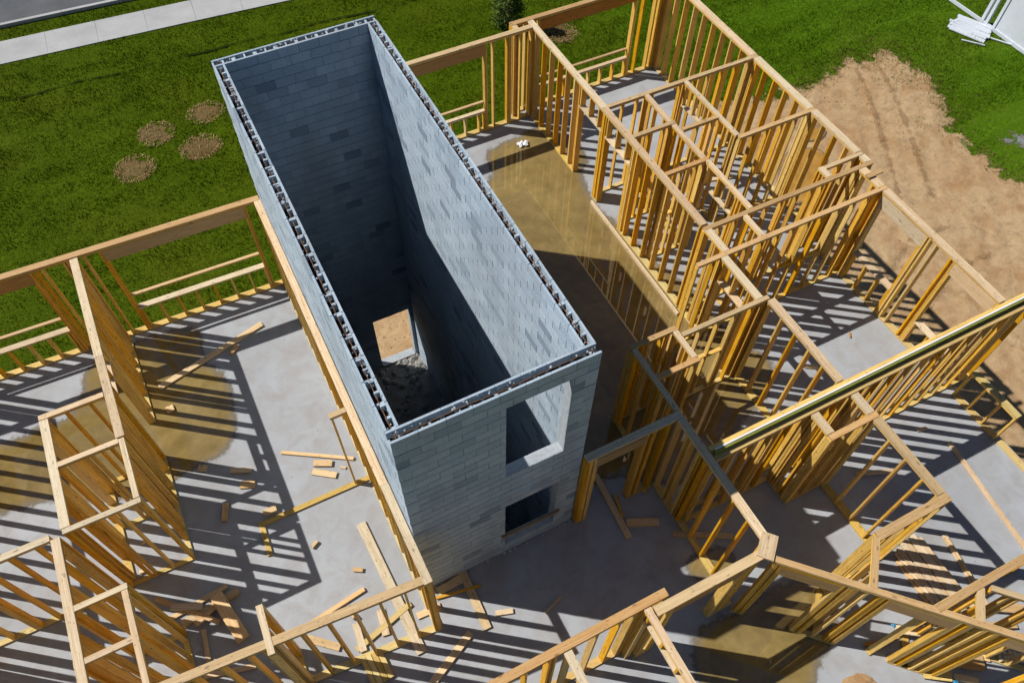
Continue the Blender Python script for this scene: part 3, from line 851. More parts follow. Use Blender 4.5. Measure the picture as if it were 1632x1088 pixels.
# ------------------------------------------------------------------ stud walls
H = 2.75
T2 = 0.038
SP = 0.393
_wi = [0]
def wall(label, a, b, w=0.10, openings=(), posts=(), top='tan', studs=True, bottom=True, h=H, splits=(), single_top=False, skip=(), first=0.02, hm='header', blocks=()):
    """openings: (u0, u1, sill or None, head, style) ; style 'beam' = deep header, 'flat' = flat header plate with cripples"""
    a, b = Vector(a), Vector(b); L = (b - a).length; rz = math.atan2(b.y - a.y, b.x - a.x)
    _wi[0] += 1
    dz = ((_wi[0] * 7) % 11 - 5) * 0.0011
    W = empty('stud_wall', (a.x, a.y, 0), rz)
    tag(W, label, 'wall', 'timber stud walls standing on the slab', kind='thing')
    hh = h + dz
    # bottom plate, cut at door openings
    segs = [(0, L)]
    for o in openings:
        if o[2] is None:
            ns_ = []
            for s0, s1 in segs:
                if o[1] <= s0 or o[0] >= s1: ns_.append((s0, s1)); continue
                if o[0] > s0 + 0.05: ns_.append((s0, o[0]))
                if o[1] < s1 - 0.05: ns_.append((o[1], s1))
            segs = ns_
    zb = 0.006 + T2 / 2
    if bottom:
        for s0, s1 in segs:
            board('bottom_plate', W, ((s0 + s1) / 2, jit(0.003), zb), s1 - s0, w, T2, 'base')
    # top plates
    cuts = [0] + list(splits) + [L]
    for i in range(len(cuts) - 1):
        s0, s1 = cuts[i], cuts[i + 1]
        board('top_plate', W, ((s0 + s1) / 2, jit(0.004), hh - T2 / 2), s1 - s0 - 0.004, w, T2, top, (0, 0, jit(0.0025)))
    if not single_top:
        board('top_plate', W, (L / 2, jit(0.003), hh - 1.5 * T2), L - 0.012, w - 0.003, T2, 'stud')
    z0 = 0.006 + T2; z1 = hh - (T2 if single_top else 2 * T2)
    sw_ = w - 0.004
    def stud(u, za, zc, name='stud', mat='stud'):
        board(name, W, (u, jit(0.002), (za + zc) / 2), zc - za, sw_, T2, mat, (jit(0.012), -math.pi / 2 + jit(0.003), 0))
    us = []
    if studs:
        u = first
        while u < L - 0.03:
            us.append(u); u += SP
        us.append(L - 0.02)
    for p in posts: us.append(p)
    done = []
    for u in sorted(us):
        if any(o[0] - 0.02 < u < o[1] + 0.02 for o in openings): continue
        if any(s[0] < u < s[1] for s in skip): continue
        if done and u - done[-1] < 0.045 and u not in posts: continue
        if done and u - done[-1] < 0.039: u = done[-1] + 0.041
        stud(u + (jit(0.006) if u not in posts else 0), z0, z1); done.append(u)
    for o in openings:
        o0, o1, sill, head, style = o
        for e, sg in ((o0, -1), (o1, 1)):
            if -0.01 < e + sg * 0.06 < L + 0.01:
                stud(e + sg * 0.0605, z0, z1)
            stud(e + sg * 0.0205 * (1 if True else 0), z0, head - 0.001, 'jack_stud')
        if style == 'beam':
            hd = min(0.30, z1 - head - 0.004)
            for sy in (-1, 1):
                board('header', W, ((o0 + o1) / 2, sy * (w / 2 - 0.022), head + hd / 2 + 0.001), o1 - o0 + 0.076, T2, hd, hm)
            if z1 - head - hd > 0.05:
                board('header_plate', W, ((o0 + o1) / 2, 0, head + hd + 0.001 + T2 / 2), o1 - o0 + 0.07, sw_, T2, 'stud')
        else:
            board('header', W, ((o0 + o1) / 2, 0, head + T2 / 2), o1 - o0 + 0.078, sw_, T2, 'pale' if top == 'pale' else 'tan')
            u = o0 + 0.02
            while u < o1:
                if z1 - head - T2 > 0.03: stud(u, head + T2, z1, 'cripple_stud')
                u += SP
        if sill is not None:
            board('sill', W, ((o0 + o1) / 2, 0, sill - T2 / 2), o1 - o0 - 0.002, sw_, T2, 'pale')
            u = o0 + 0.02
            while u < o1 - 0.01:
                stud(u, z0, sill - T2, 'cripple_stud'); u += SP
            stud(o1 - 0.02, z0, sill - T2, 'cripple_stud')
    for (b0, b1, bz) in blocks:
        seq = [u for u in sorted(done) if b0 - 0.02 < u < b1 + 0.02]
        for ua, ub in zip(seq[:-1], seq[1:]):
            if ub - ua > 0.09:
                board('blocking', W, ((ua + ub) / 2, 0, bz + random.choice((-1, 1)) * 0.022), ub - ua - T2 - 0.002, sw_ - 0.004, T2, 'stud')
    return W

def rail(W, u0, u1, v, z, w=0.07, mat='tan'):
    board('guard_rail', W, ((u0 + u1) / 2, v, z), u1 - u0, w, T2, mat)

# --- back walls
w = wall('back wall just right of the tower with a wide window opening and deep header', (3.07, 10.67), (7.69, 10.67), 0.14, [(0.35, 3.29, 0.66, 2.36, 'beam')], posts=(3.95, 4.0, 4.3), top='tan')
rail(w, 0.36, 3.28, 0.045, 0.90)
wall('very short return wall closing the jog in the back wall by the round shrub', (7.315, 10.745), (7.315, 10.885), 0.13, studs=False, posts=(0.02, 0.12))
w = wall('back wall at the far right corner with window opening above the lawn', (7.25, 10.96), (12.05, 10.96), 0.14, [(0.86, 3.66, 0.62, 2.36, 'beam')], posts=(4.5, 4.56, 4.62, 4.68))
rail(w, 0.87, 3.65, 0.045, 0.86)
# --- long corridor wall on the right of the big puddle
wall('long wall along the right side of the big puddle, pierced by two doorways', (7.77, 10.885), (7.77, 3.36), 0.15, [(2.69, 3.63, None, 2.1, 'flat'), (3.89, 4.88, None, 2.1, 'flat')], posts=(0.06, 0.1, 0.14, 3.74, 4.99), top='pale', splits=(3.6,))
wall('short corridor wall between two cross walls right of the puddle', (7.765, 3.25), (7.765, 2.6), 0.15, posts=(0.3, 0.34), top='pale')
wall('corridor wall with a narrow door head right of the wet floor', (7.645, 2.485), (7.645, 1.35), 0.15, [(0.06, 0.82, None, 2.1, 'flat')], posts=(0.95,), top='pale')
wall('corridor wall running up to the double wall with the white metal strip', (7.83, 1.24), (7.83, -0.76), 0.15, top='pale')
wall('short stub of corridor wall just below the double wall', (7.875, -1.07), (7.875, -1.495), 0.15, top='pale', posts=(0.1, 0.2))
wall('corridor wall leading down to the wide corner beam over the stacked planks', (7.89, -1.62), (7.89, -3.16), 0.16, top='tan')
wall('left short side of the small square chase below the double wall', (7.0, -1.07), (7.0, -1.495), 0.15, top='pale', posts=(0.1, 0.15, 0.3))
wall('front of the small square chase below the double wall', (6.925, -1.555), (7.965, -1.555), 0.11, top='tan', posts=(0.06, 0.1, 0.5, 0.95))
# --- outer wall on the right
wall('far end of the right outer wall against the lawn', (11.945, 10.885), (11.945, 7.345), 0.18, top='pale', posts=(0.06, 0.1, 3.45, 3.49))
wall('right outer wall section where lawn gives way to bare dirt', (11.955, 7.235), (11.955, 5.215), 0.18, top='pale', posts=(0.07, 0.12))
wall('right outer wall section in front of the orange pond', (11.965, 5.115), (11.965, 3.62), 0.17, top='pale', posts=(0.07, 0.12))
wall('tiny right outer wall piece beside the closet near the dirt', (11.97, 3.505), (11.97, 3.30), 0.15, top='pale', posts=(0.1,))
wall('short right outer wall between two cross walls near the dirt', (11.72, 3.19), (11.72, 2.6), 0.18, top='pale', posts=(0.1, 0.45))
wall('right outer wall with two window openings casting its shadow on the dirt', (11.73, 2.48), (11.73, -0.76), 0.16, [(0.10, 1.28, 0.88, 2.36, 'beam'), (2.15, 3.15, 0.76, 2.36, 'beam')], posts=(1.42,), top='pale', hm='pale')
wall('low window wall at the right edge of the floor below the double wall', (11.74, -1.22), (11.74, -2.42), 0.14, h=0.93, top='base')
board('bottom_plate', None, (11.74, -4.3, 0.026), 3.6, 0.14, T2, 'base', (0, 0, math.pi / 2))
o = bpy.data.objects['bottom_plate'] if False else COL.objects[-1]
o.name = 'floor_plate'; tag(o, 'lone yellow floor plate along the right edge of the slab', 'plate')
# --- cross walls on the right
wall('farthest cross wall of the right wing, from puddle wall to outer wall', (7.85, 7.29), (12.03, 7.29), 0.10, posts=(1.02, 2.1), skip=((1.2, 1.95),))
wall('short cross wall from the puddle wall, second from the back', (7.85, 6.19), (8.94, 6.19), 0.10, posts=(0.95,))
wall('short cross wall in the middle of the right wing with low blocking', (8.95, 5.91), (9.99, 5.91), 0.09, blocks=((0, 1.1, 1.45),))
wall('cross wall ending at the outer wall beside the orange pond', (9.93, 5.155), (12.03, 5.155), 0.10, posts=(1.95,))
wall('short cross wall from the puddle wall, third from the back', (7.85, 4.9), (8.93, 4.9), 0.10, posts=(0.06, 0.98), blocks=((0, 1.1, 1.45),))
wall('long cross wall from the puddle wall to the dirt side with doubled studs', (7.69, 3.255), (12.04, 3.255), 0.10, posts=(2.1, 3.05))
wall('short closet wall near the dirt side with a white end plate', (11.0, 3.56), (12.02, 3.56), 0.09, posts=(0.5, 0.9))
wall('long cross wall running from open floor beside the puddle out to the dirt', (7.04, 2.545), (11.8, 2.545), 0.10, posts=(0.72, 0.76, 3.1, 4.4), blocks=((2.2, 3.7, 1.35),))
wall('cross wall joining the square closet to the corridor wall', (5.88, 1.31), (7.82, 1.31), 0.09, posts=(1.3, 1.34, 1.8, 1.85), blocks=((0, 1.35, 1.5),))
for (xx, yy, LL, lab) in ((11.8, 2.93, 0.4, 'small tan board laid flat across the top of the right outer wall'),):
    o = board('tie_board', None, (xx, yy, H + 0.03), LL, 0.12, T2, 'tan', (0, 0, 0.02)); tag(o, lab, 'board')
wall('inner lengthwise wall at the back of the right wing, nearest the outer wall', (9.94, 7.235), (9.94, 5.21), 0.10, [(0.0 + 0.06, 0.95, None, 2.1, 'flat')], top='pale', splits=(1.28,), posts=(1.15, 1.9))
wall('inner lengthwise wall behind the puddle wall at the back', (8.86, 7.235), (8.86, 6.245), 0.11, top='pale')
wall('inner lengthwise wall in the middle of the right wing', (8.87, 6.13), (8.87, 4.955), 0.11, top='pale', posts=(0.1,))
wall('inner lengthwise wall with a pale door head in the right wing', (8.89, 4.85), (8.89, 3.31), 0.10, [(0.08, 1.05, None, 2.1, 'flat')], top='pale', posts=(1.3,))
wall('short inner lengthwise wall between the two long cross walls', (8.66, 3.2), (8.66, 2.6), 0.10, top='pale', posts=(0.3,))
wall('tiny closet wall with a white top near the dirt', (10.935, 3.62), (10.935, 3.31), 0.13, top='pale', posts=(0.1, 0.2))
o = board('floor_strip', None, (7.585, 5.1, 0.045), 3.9, 0.05, 0.09, 'pale', (0, 0, math.pi / 2)); tag(o, 'long pale board on edge along the foot of the puddle wall', 'board')
# --- square closet between the tower and the corridor
wall('back of the square closet beside the tower', (4.86, 1.49), (5.86, 1.49), 0.10, posts=(0.3, 0.7), blocks=((0, 1.0, 1.7),))
wall('left wall of the square closet, half in the shade of the tower', (4.92, 1.435), (4.92, 0.03), 0.10, top='pale', posts=(0.06, 0.1, 0.9, 0.95))  # pale top plate: wood colour lightened to lift the shade on it
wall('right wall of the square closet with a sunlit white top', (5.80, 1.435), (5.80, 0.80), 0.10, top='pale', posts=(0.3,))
wall('front of the square closet', (4.975, 0.745), (5.86, 0.745), 0.10, posts=(0.5, 0.84))
wall('door wall in the shade right of the tower corner with a boxed header', (3.07, -0.05), (4.95, -0.05), 0.14, [(0.23, 1.13, None, 2.33, 'beam')], posts=(0.06, 0.10, 1.3, 1.34, 1.6), top='pale')  # top plate coloured paler to make up for weak fill light in the shade
wall('wall running from the shaded door wall down to the many-sided corner', (4.89, -0.13), (4.89, -2.58), 0.14, posts=(0.3, 0.62, 0.66, 0.72), top='pale')  # paler plate colour stands in for more skylight on this shaded top
# --- double wall with liner
wall('rear leaf of the double wall with the white metal strip', (4.98, -0.825), (12.4, -0.825), 0.09, top='stud', first=0.22)
wall('front leaf of the double wall below the green edged strip', (4.98, -1.01), (12.4, -1.01), 0.09, top='stud', posts=(1.35, 2.6))
ln = empty('liner_strip', (5.02, -0.918, 0)); tag(ln, 'green edged strip with shiny metal cap between the two leaves of the double wall', 'strip')
for i in range(3):
    board('liner_panel', ln, (1.22 + i * 2.44, -0.004, 2.73), 2.434, 0.062, 0.24, 'gypsum')
    board('metal_cap', ln, (1.22 + i * 2.44, 0.016, 2.86), 2.438, 0.032, 0.018, 'zinc')
# --- lower right
wall('front wall at the bottom of the view with pale broad studs', (-1.4, -2.485), (3.06, -2.485), 0.13, posts=(3.9, 3.95, 2.55), first=0.1)
wall('front wall piece leading to the many-sided corner', (2.755, -2.655), (4.86, -2.655), 0.15, [(0.35, 1.55, None, 2.3, 'beam')], posts=(0.06, 0.1, 1.75, 1.8, 1.86), studs=False)
o = board('corner_brace', None, (4.83, -2.60, H + 0.012), 0.42, 0.26, T2, 'pale', (0, 0, math.radians(42))); tag(o, 'flat board nailed over the many-sided wall corner', 'board')
wall('wall running out of the bottom edge, left of two', (1.325, -2.56), (1.325, -5.0), 0.13, top='pale', posts=(0.5,))
wall('ladder-like door head running out of the bottom edge, right of two', (2.67, -2.56), (2.67, -5.0), 0.11, [(0.1, 2.2, None, 2.36, 'flat')], top='pale')
wall('diagonal wall in the lower right corner with three boxed openings', (4.80, -2.79), (8.05, -6.1), 0.10, [(0.22, 1.05, None, 2.3, 'beam'), (1.85, 2.75, None, 2.3, 'beam'), (3.55, 4.4, None, 2.3, 'beam')], posts=(0.06, 0.1, 1.2, 1.24, 1.45, 1.65, 1.7, 2.92, 2.96, 3.15, 3.3, 3.34), studs=False)
wall('wide corner beam over the stacked planks', (7.96, -3.245), (6.47, -3.245), 0.15, posts=(0.06, 1.42))
wall('short slanting tie wall from the wide corner beam to the diagonal wall', (6.45, -3.25), (5.87, -3.85), 0.10, studs=False, posts=(0.4, 0.6))
wall('short slanting tie wall at the right end of the diagonal wall', (7.33, -4.56), (6.9, -5.0), 0.11, studs=False, posts=(0.3, 0.5))
wall('wall with a yellow beam leaving the view at the lower right edge', (6.5, -4.5), (10.0, -4.56), 0.12, [(1.3, 3.2, None, 2.36, 'beam')], studs=False, posts=(0.06, 0.9, 1.0, 3.4), top='tan')
wall('thin slanting wall in the very lower right corner', (7.47, -4.64), (9.2, -6.4), 0.09, posts=(0.3, 0.7))
# --- left wing
w = wall('left back wall facing the lawn with two window openings', (-9.0, 8.31), (0.0, 8.04), 0.14, [(2.0, 4.46, 0.80, 2.36, 'beam'), (5.87, 8.62, 0.78, 2.36, 'beam')], posts=(4.62, 5.2, 5.24, 5.5), top='tan')
rail(w, 2.01, 4.45, 0.035, 1.12, mat='scrap'); rail(w, 5.88, 8.61, 0.035, 1.14, mat='scrap')
wall('stud wall beyond the left edge whose shadow stripes the floor', (-7.45, 8.15), (-7.45, -2.5), 0.14, top='pale')
wall('long wall hugging the sunlit left face of the tower', (-0.062, 7.96), (-0.062, -0.77), 0.135, top='pale', splits=(6.95,))
wall('front wall from the tower corner out to the lower left with open studs', (-0.02, -0.70), (-5.6, -0.30), 0.13, posts=(0.05, 0.09, 2.35, 2.4, 2.55), top='tan')
wall('small stub wall with a white top leaning out of the lower left front wall', (-2.42, 0.06), (-2.46, -0.70), 0.10, top='pale', posts=(0.06, 0.12, 0.4, 0.6))
wall('long lengthwise wall over the left puddle with golden studs', (-3.665, 8.04), (-3.665, 3.77), 0.145, [(2.35, 3.2, None, 2.36, 'flat')], top='pale', posts=(0.06, 0.1, 0.3, 1.4, 1.44), splits=(2.5,))
wall('lengthwise wall beside the closets, near the left puddle', (-3.65, 3.73), (-3.65, 2.56), 0.09, top='pale', posts=(0.06, 0.6))
wall('back of the first left closet over the puddle', (-4.81, 4.72), (-3.745, 4.72), 0.10, top='pale')
wall('left wall of the first and second left closets', (-4.745, 4.66), (-4.745, 2.56), 0.14, top='pale', posts=(0.1, 0.14, 1.5))
wall('cross wall between the first and second left closets', (-4.67, 3.70), (-3.70, 3.70), 0.09, top='pale', posts=(0.5,))
wall('cross wall closing the second left closet', (-4.80, 2.505), (-3.60, 2.505), 0.09, top='pale', posts=(0.06, 0.5))
wall('cross wall running out of the left edge of the view', (-8.0, 2.495), (-4.99, 2.495), 0.11, top='pale', posts=(1.6, 1.64))
wall('left wall of the narrow closets at the lower left', (-4.91, 2.44), (-4.93, -1.6), 0.135, top='pale', posts=(0.1, 0.14, 1.8))
wall('cross wall of the narrow closets, upper rung of the ladder', (-4.99, 1.225), (-4.08, 1.225), 0.09, top='pale', posts=(0.45,))
wall('cross wall of the narrow closets, lower rung of the ladder', (-5.0, 0.41), (-4.09, 0.41), 0.09, top='pale', posts=(0.45,))
wall('right wall of the narrow closets at the lower left', (-4.13, 1.17), (-4.14, -1.6), 0.09, top='pale', posts=(0.1, 0.6))
wall('door jamb stub with short top plate against the long wall beside the tower', (-0.44, 2.585), (-0.14, 2.585), 0.10, posts=(0.04,), studs=False, bottom=False)
for (p, q, lab) in (((-2.36, 2.56), (-0.12, 2.55), 'yellow floor plate crossing the sunlit slab left of the tower'), ((-2.31, 2.50), (-2.34, 1.9), 'short yellow floor plate turning off the longer one')):
    p, q = Vector(p), Vector(q); d = q - p
    o = board('floor_plate', None, ((p.x + q.x) / 2, (p.y + q.y) / 2, 0.026), d.length, 0.10, T2, 'base', (0, 0, math.atan2(d.y, d.x))); tag(o, lab, 'plate')

# ------------------------------------------------------------------ loose lumber
_ln = [0]
def loose(label, p, q, w=0.09, t=T2, z=0.0, mat='scrap', z2=None, name='loose_board', tilt=0.0):
    p, q = Vector(p), Vector(q); d = q - p
    _ln[0] += 1; z += (_ln[0] * 5 % 13) * 0.0013
    z2 = None if z2 is None else z2 + (_ln[0] * 5 % 13) * 0.0013
    za = z + t / 2 + 0.007; zb_ = (z if z2 is None else z2) + t / 2 + 0.007
    L = math.hypot(d.length, zb_ - za)
    o = board(name, None, ((p.x + q.x) / 2, (p.y + q.y) / 2, (za + zb_) / 2), L, w, t, mat)
    o.rotation_euler = (tilt, -math.atan2(zb_ - za, d.length), math.atan2(d.y, d.x))
    return tag(o, label, 'board')

loose('thin board lying on the sunlit slab, pointing at the long wall beside the tower', (-1.50, 3.85), (-0.25, 3.07), 0.07, mat='scrap')
loose('short pale offcut just below the thin board on the sunlit slab', (-1.0, 3.33), (-0.67, 3.16), 0.13, name='offcut')
loose('longer pale offcut, lower of the two below the thin board', (-1.08, 3.17), (-0.68, 2.88), 0.13, name='offcut')
loose('chip of wood beside the door jamb stub on the sunlit slab', (-0.55, 3.02), (-0.46, 2.95), 0.05, 0.02, name='offcut')
loose('brown offcut half in shade at the end of the striped shadow', (-2.52, 3.91), (-2.16, 3.74), 0.10, mat='scrap', name='offcut')
loose('orange offcut just below the brown one in the striped shadow', (-2.44, 3.53), (-2.18, 3.42), 0.15, name='offcut')
loose('brown block resting on the yellow floor plate', (-2.20, 2.73), (-1.95, 2.72), 0.12, 0.06, z=0.04, mat='scrap', name='offcut')
loose('square offcut between the puddle edge and the closets', (-3.08, 4.26), (-2.93, 4.18), 0.13, name='offcut')
loose('upright brown offcut lying in the big shadow of the closet wall', (-2.80, 3.28), (-2.92, 2.94), 0.11, mat='scrap', name='offcut')
loose('small block on the sunlit slab below the yellow floor plate', (-1.60, 1.69), (-1.47, 1.76), 0.06, 0.05, name='offcut')
loose('long plank lying across the left puddle towards the tower', (-3.33, 6.46), (-0.91, 7.10), 0.13, mat='scrap', z=0.0)
loose('little block tucked under the long plank by the left puddle', (-1.76, 6.62), (-1.56, 6.78), 0.09, 0.036, mat='scrap', name='offcut')
loose('square offcut in the left puddle below the long plank', (-3.33, 5.84), (-3.18, 5.85), 0.14, 0.05, name='offcut')
loose('tiny block on the slab inside the second left closet', (-4.42, 3.20), (-4.32, 3.23), 0.05, 0.05, name='offcut')
loose('tiny block on the slab at the foot of the narrow closets', (-4.58, 2.66), (-4.46, 2.65), 0.06, 0.05, name='offcut')
loose('long pale plank lying from sunlit slab under the lower left front wall', (-0.61, 1.73), (-0.50, -0.98), 0.18, mat='pale')
loose('brown plank leaning from the tower foot into the striped light', (0.73, 0.02), (0.70, -1.13), 0.15, mat='scrap', z2=0.0)
loose('thin stick lying under the brown plank at the tower foot', (0.10, -0.22), (0.93, -0.38), 0.05, z=0.0, mat='stud')
loose('wide brown board lying flat against the tower foot', (0.18, -0.13), (0.68, -0.10), 0.16, mat='scrap')
loose('board lying in the striped light left of the front wall', (0.40, -1.05), (-0.55, -1.52), 0.13, mat='scrap')
loose('orange board end showing behind the corner post of the front wall', (-0.33, -0.36), (0.12, -0.38), 0.12, mat='scrap')
loose('board leaning from the boxed header down onto the shaded slab', (3.92, 0.58), (3.84, -0.84), 0.12, mat='scrap', z=0.0)
loose('short stick beside the leaning board in the shade', (4.05, 0.04), (3.94, -0.42), 0.05, 0.05, mat='stud')
loose('wide offcut lying across the end of the leaning board in the shade', (3.95, -0.55), (4.52, -0.82), 0.16, mat='scrap')
loose('little block on the shaded slab by the door wall', (4.57, -0.13), (4.67, -0.11), 0.09, mat='stud', name='offcut')
loose('small block under the double wall in the shade', (5.19, -1.10), (5.34, -1.06), 0.11, mat='scrap', name='offcut')
loose('board on the slab crossing under the wall by the small puddle', (4.62, -1.14), (5.63, -1.70), 0.11, mat='scrap')
loose('long board in the dark pile below the left closets', (-4.35, 1.57), (-3.21, 1.70), 0.09, mat='scrap')
loose('second long board in the dark pile below the left closets', (-4.12, 1.38), (-3.05, 1.52), 0.14, 0.06, mat='scrap')
loose('slanting board across the dark pile with a sunlit end', (-4.42, 2.03), (-3.5, 1.10), 0.09, z=0.05, mat='scrap', z2=0.07)
loose('thick heavy beam offcut lying on the dark pile', (-3.42, 1.58), (-3.2, 0.62), 0.22, 0.09, z=0.075, mat='scrap')
loose('narrow board pointing down from the dark pile', (-3.80, 1.13), (-3.86, 0.55), 0.08, mat='scrap')
loose('thin board crossing behind the lower left front wall', (-2.38, 0.33), (-1.0, 0.52), 0.08, mat='scrap', z=0.0)
loose('short block standing beside the thin board behind the front wall', (-1.42, 0.33), (-1.34, 0.10), 0.06, 0.12, mat='pale')
loose('pale plank lying behind the front wall, left of the longest plank', (-0.88, 0.04), (-0.95, -0.42), 0.13, mat='pale')
loose('pale short plank behind the front wall, nearest the stub wall', (-1.36, 0.02), (-1.40, -0.5), 0.12, mat='pale')
for i in range(4):
    loose(('bundled board sticking out under the front wall, %s of four' % ('leftmost', 'second from left', 'third from left', 'rightmost')[i]), (-1.46 + i * 0.1, -0.60), (-1.43 + i * 0.1, -1.12), 0.09, 0.06, mat='base')
loose('yellow board lying behind the front wall beside the bundle', (-1.5, -0.42), (-0.35, -0.10), 0.10, mat='base')
loose('pale offcut in the striped light between the front wall and the tower foot', (0.95, -0.95), (1.25, -1.05), 0.09, mat='pale', name='offcut')
loose('short pale stick in the striped light near the bottom of the view', (1.75, -1.35), (2.15, -1.22), 0.05, mat='pale', name='offcut')
loose('pale board lying in the striped light at the left of the dark pile', (-4.0, 0.35), (-3.15, 0.12), 0.09, mat='pale')
loose('small pale block below the thick heavy beam offcut', (-3.02, 0.45), (-2.88, 0.38), 0.09, mat='pale', name='offcut')
loose('short board on top of the dark pile beside the closets', (-4.2, 1.75), (-3.7, 1.5), 0.12, z=0.08, mat='pale')
loose('short pale board leaning low on the dark pile', (-3.9, 1.25), (-3.45, 1.42), 0.09, z=0.07, mat='scrap')
loose('board lying beside the stub wall behind the front wall', (-2.2, 0.15), (-1.75, -0.25), 0.13, mat='scrap')
loose('small offcut on the sunlit slab near the longest plank', (-1.05, 0.95), (-0.9, 0.86), 0.08, mat='scrap', name='offcut')
loose('short orange block on the floor inside the small square chase', (7.3, -1.3), (7.45, -1.22), 0.09, mat='scrap', name='offcut')
loose('pale board on the striped slab right of the corridor wall', (8.6, -1.75), (9.35, -2.05), 0.09, mat='pale')
loose('small offcut on the striped slab under the low window wall', (10.4, -1.55), (10.62, -1.6), 0.07, mat='pale', name='offcut')
loose('offcut lying in the sunlit room beside the low sill', (9.3, 0.75), (9.55, 0.6), 0.09, mat='scrap', name='offcut')
loose('pale board in the far right room on the slab', (9.4, 8.9), (10.2, 8.6), 0.09, mat='pale')
loose('pale board on the slab in the bay behind the cross wall', (10.6, 6.4), (11.3, 6.2), 0.09, mat='pale')
# planks stacked under the wide corner beam
row = ['leftmost', 'second from left', 'third from left', 'fourth from left', 'fifth from left', 'rightmost']
for i in range(6):
    loose('plank in the striped stack under the corner beam, %s of its top layer' % row[i], (8.27 + i * 0.098 + jit(0.03), -3.30 + jit(0.08)), (8.19 + i * 0.102, -4.72 + jit(0.08)), 0.092, T2, z=0.085, mat='pale')
for i in range(6):
    loose('plank in the striped stack under the corner beam, %s of its middle layer' % row[i], (8.20 + i * 0.105 + jit(0.03), -3.38 + jit(0.1)), (8.12 + i * 0.105, -4.75 + jit(0.1)), 0.092, T2, z=0.042, mat='pale')
for i in range(6):
    loose('plank in the striped stack under the corner beam, %s of its bottom layer' % row[i], (8.14 + i * 0.11 + jit(0.03), -3.42 + jit(0.1)), (8.06 + i * 0.11, -4.78 + jit(0.1)), 0.092, T2, z=0.0, mat='scrap')
loose('single pale plank lying to the right of the striped stack', (9.27, -3.5), (9.0, -4.85), 0.10, mat='pale', z=0.0)
loose('second plank under the single one right of the striped stack', (9.23, -3.55), (9.05, -4.6), 0.05, 0.09, mat='scrap')
loose('long thin board lying alone on the sunlit slab near the right edge', (10.80, -2.05), (10.46, -4.5), 0.09, mat='pale')
# scrap heap in the lower right corner
heap = [((6.53, -4.38), (7.10, -4.55), .05, .05, 'thin brown stick lying left of the scrap heap', 'header'), ((7.2, -4.42), (7.52, -4.66), .16, .05, 'pale wood offcut at the upper end of the scrap heap', 'pale'),
        ((7.5, -5.12), (8.2, -5.52), .15, .04, 'long board across the scrap heap in the lower right corner', 'tan'), ((7.72, -5.36), (8.14, -5.62), .13, .05, 'shorter board on the scrap heap below the long one', 'header'),
        ((8.15, -5.36), (8.36, -5.54), .16, .06, 'square offcut at the right of the scrap heap', 'scrap'), ((7.13, -5.2), (7.5, -5.46), .2, .03, 'flat greenish board at the lower left of the scrap heap', 'base'),
        ((7.55, -5.5), (7.85, -5.75), .1, .04, 'small board at the bottom of the scrap heap', 'scrap'), ((8.4, -5.0), (9.2, -5.35), .12, .04, 'board at the right end of the scrap heap by the yellow beam', 'tan'),
        ((7.9, -4.95), (8.6, -5.2), .1, .04, 'board at the top of the scrap heap under the yellow beam', 'stud'), ((8.5, -5.6), (9.0, -5.9), .14, .05, 'lowest right board of the scrap heap', 'scrap'),
        ((9.0, -4.9), (9.5, -5.2), .16, .05, 'block at the far right of the scrap heap', 'scrap')]
for i, (p, q, w_, t_, lab, mt) in enumerate(heap):
    loose(lab, p, q, w_, t_, z=0.0 + 0.03 * (i % 4), z2=0.03 * ((i * 3) % 4), mat=mt, tilt=jit(0.1))
for (x, y, lab) in ((7.34, -5.27, 'scrap of blue plastic at the left of the scrap heap'), (7.50, -5.56, 'scrap of blue plastic at the bottom of the scrap heap'), (7.2, -4.36, 'tiny blue plastic scrap at the top of the scrap heap')):
    m = MB()
    for k in range(3): m.lump((x + jit(0.03), y + jit(0.03), 0.09 + k * 0.01), random.uniform(0.02, 0.035), 0.5)
    tag(m.build('plastic_scrap', M['blue']), lab, 'scrap')
m = MB()
for k in range(26): m.lump((8.62 + jit(0.16), -5.60 + jit(0.1), 0.10 + random.uniform(0, 0.06)), random.uniform(0.015, 0.035), 0.7)
tag(m.build('wood_chips', M['pale']), 'heap of pale wood chips on the scrap heap', 'wood chips', kind='stuff')
# mound of tan dirt at the bottom edge
m = MB(); n = 28
rings = [(0.42, 0.0), (0.36, 0.02), (0.25, 0.045), (0.12, 0.06)]
for r, z in rings:
    for i in range(n):
        t = 2 * math.pi * i / n
        m.v.append((5.93 + r * 1.0 * math.cos(t) * random.uniform(0.92, 1.08), -5.0 + r * 0.8 * math.sin(t) * random.uniform(0.92, 1.08), z + jit(0.01) if z else 0.0))
m.v.append((5.93, -5.0, 0.065))
for j in range(3):
    for i in range(n):
        k = (i + 1) % n
        m.f.append((j * n + i, j * n + k, (j + 1) * n + k, (j + 1) * n + i))
for i in range(n): m.f.append((3 * n + i, 3 * n + (i + 1) % n, 4 * n))
tag(m.build('sawdust_mound', M['dirt']), 'low mound of tan sawdust at the bottom edge of the view', 'mound')
# plank across the lower tower opening
o = board('cross_rail', None, (2.12, -0.025, 0.89), 1.16, 0.04, 0.09, 'weathered'); tag(o, 'weathered rail nailed across the lower dark opening of the tower', 'rail')

# white bag in the puddle
m = MB(); bx, by = 7.0, 9.66
for (dx, dy, r, s) in ((-0.06, 0.0, 0.09, 0.8), (0.06, -0.02, 0.10, 0.7), (0.0, 0.05, 0.08, 0.9), (0.11, 0.03, 0.06, 0.7), (-0.1, 0.05, 0.06, 0.6)):
    m.lump((bx + dx, by + dy, 0.05), r, s)
o = m.build('plastic_bag', M['bag']); tag(o, 'crumpled white plastic bag in the big puddle', 'bag')
loose('small dark bit of debris on the sunlit slab in the right room', (10.78, 1.02), (10.70, 0.90), 0.03, 0.02, mat='header', name='debris')

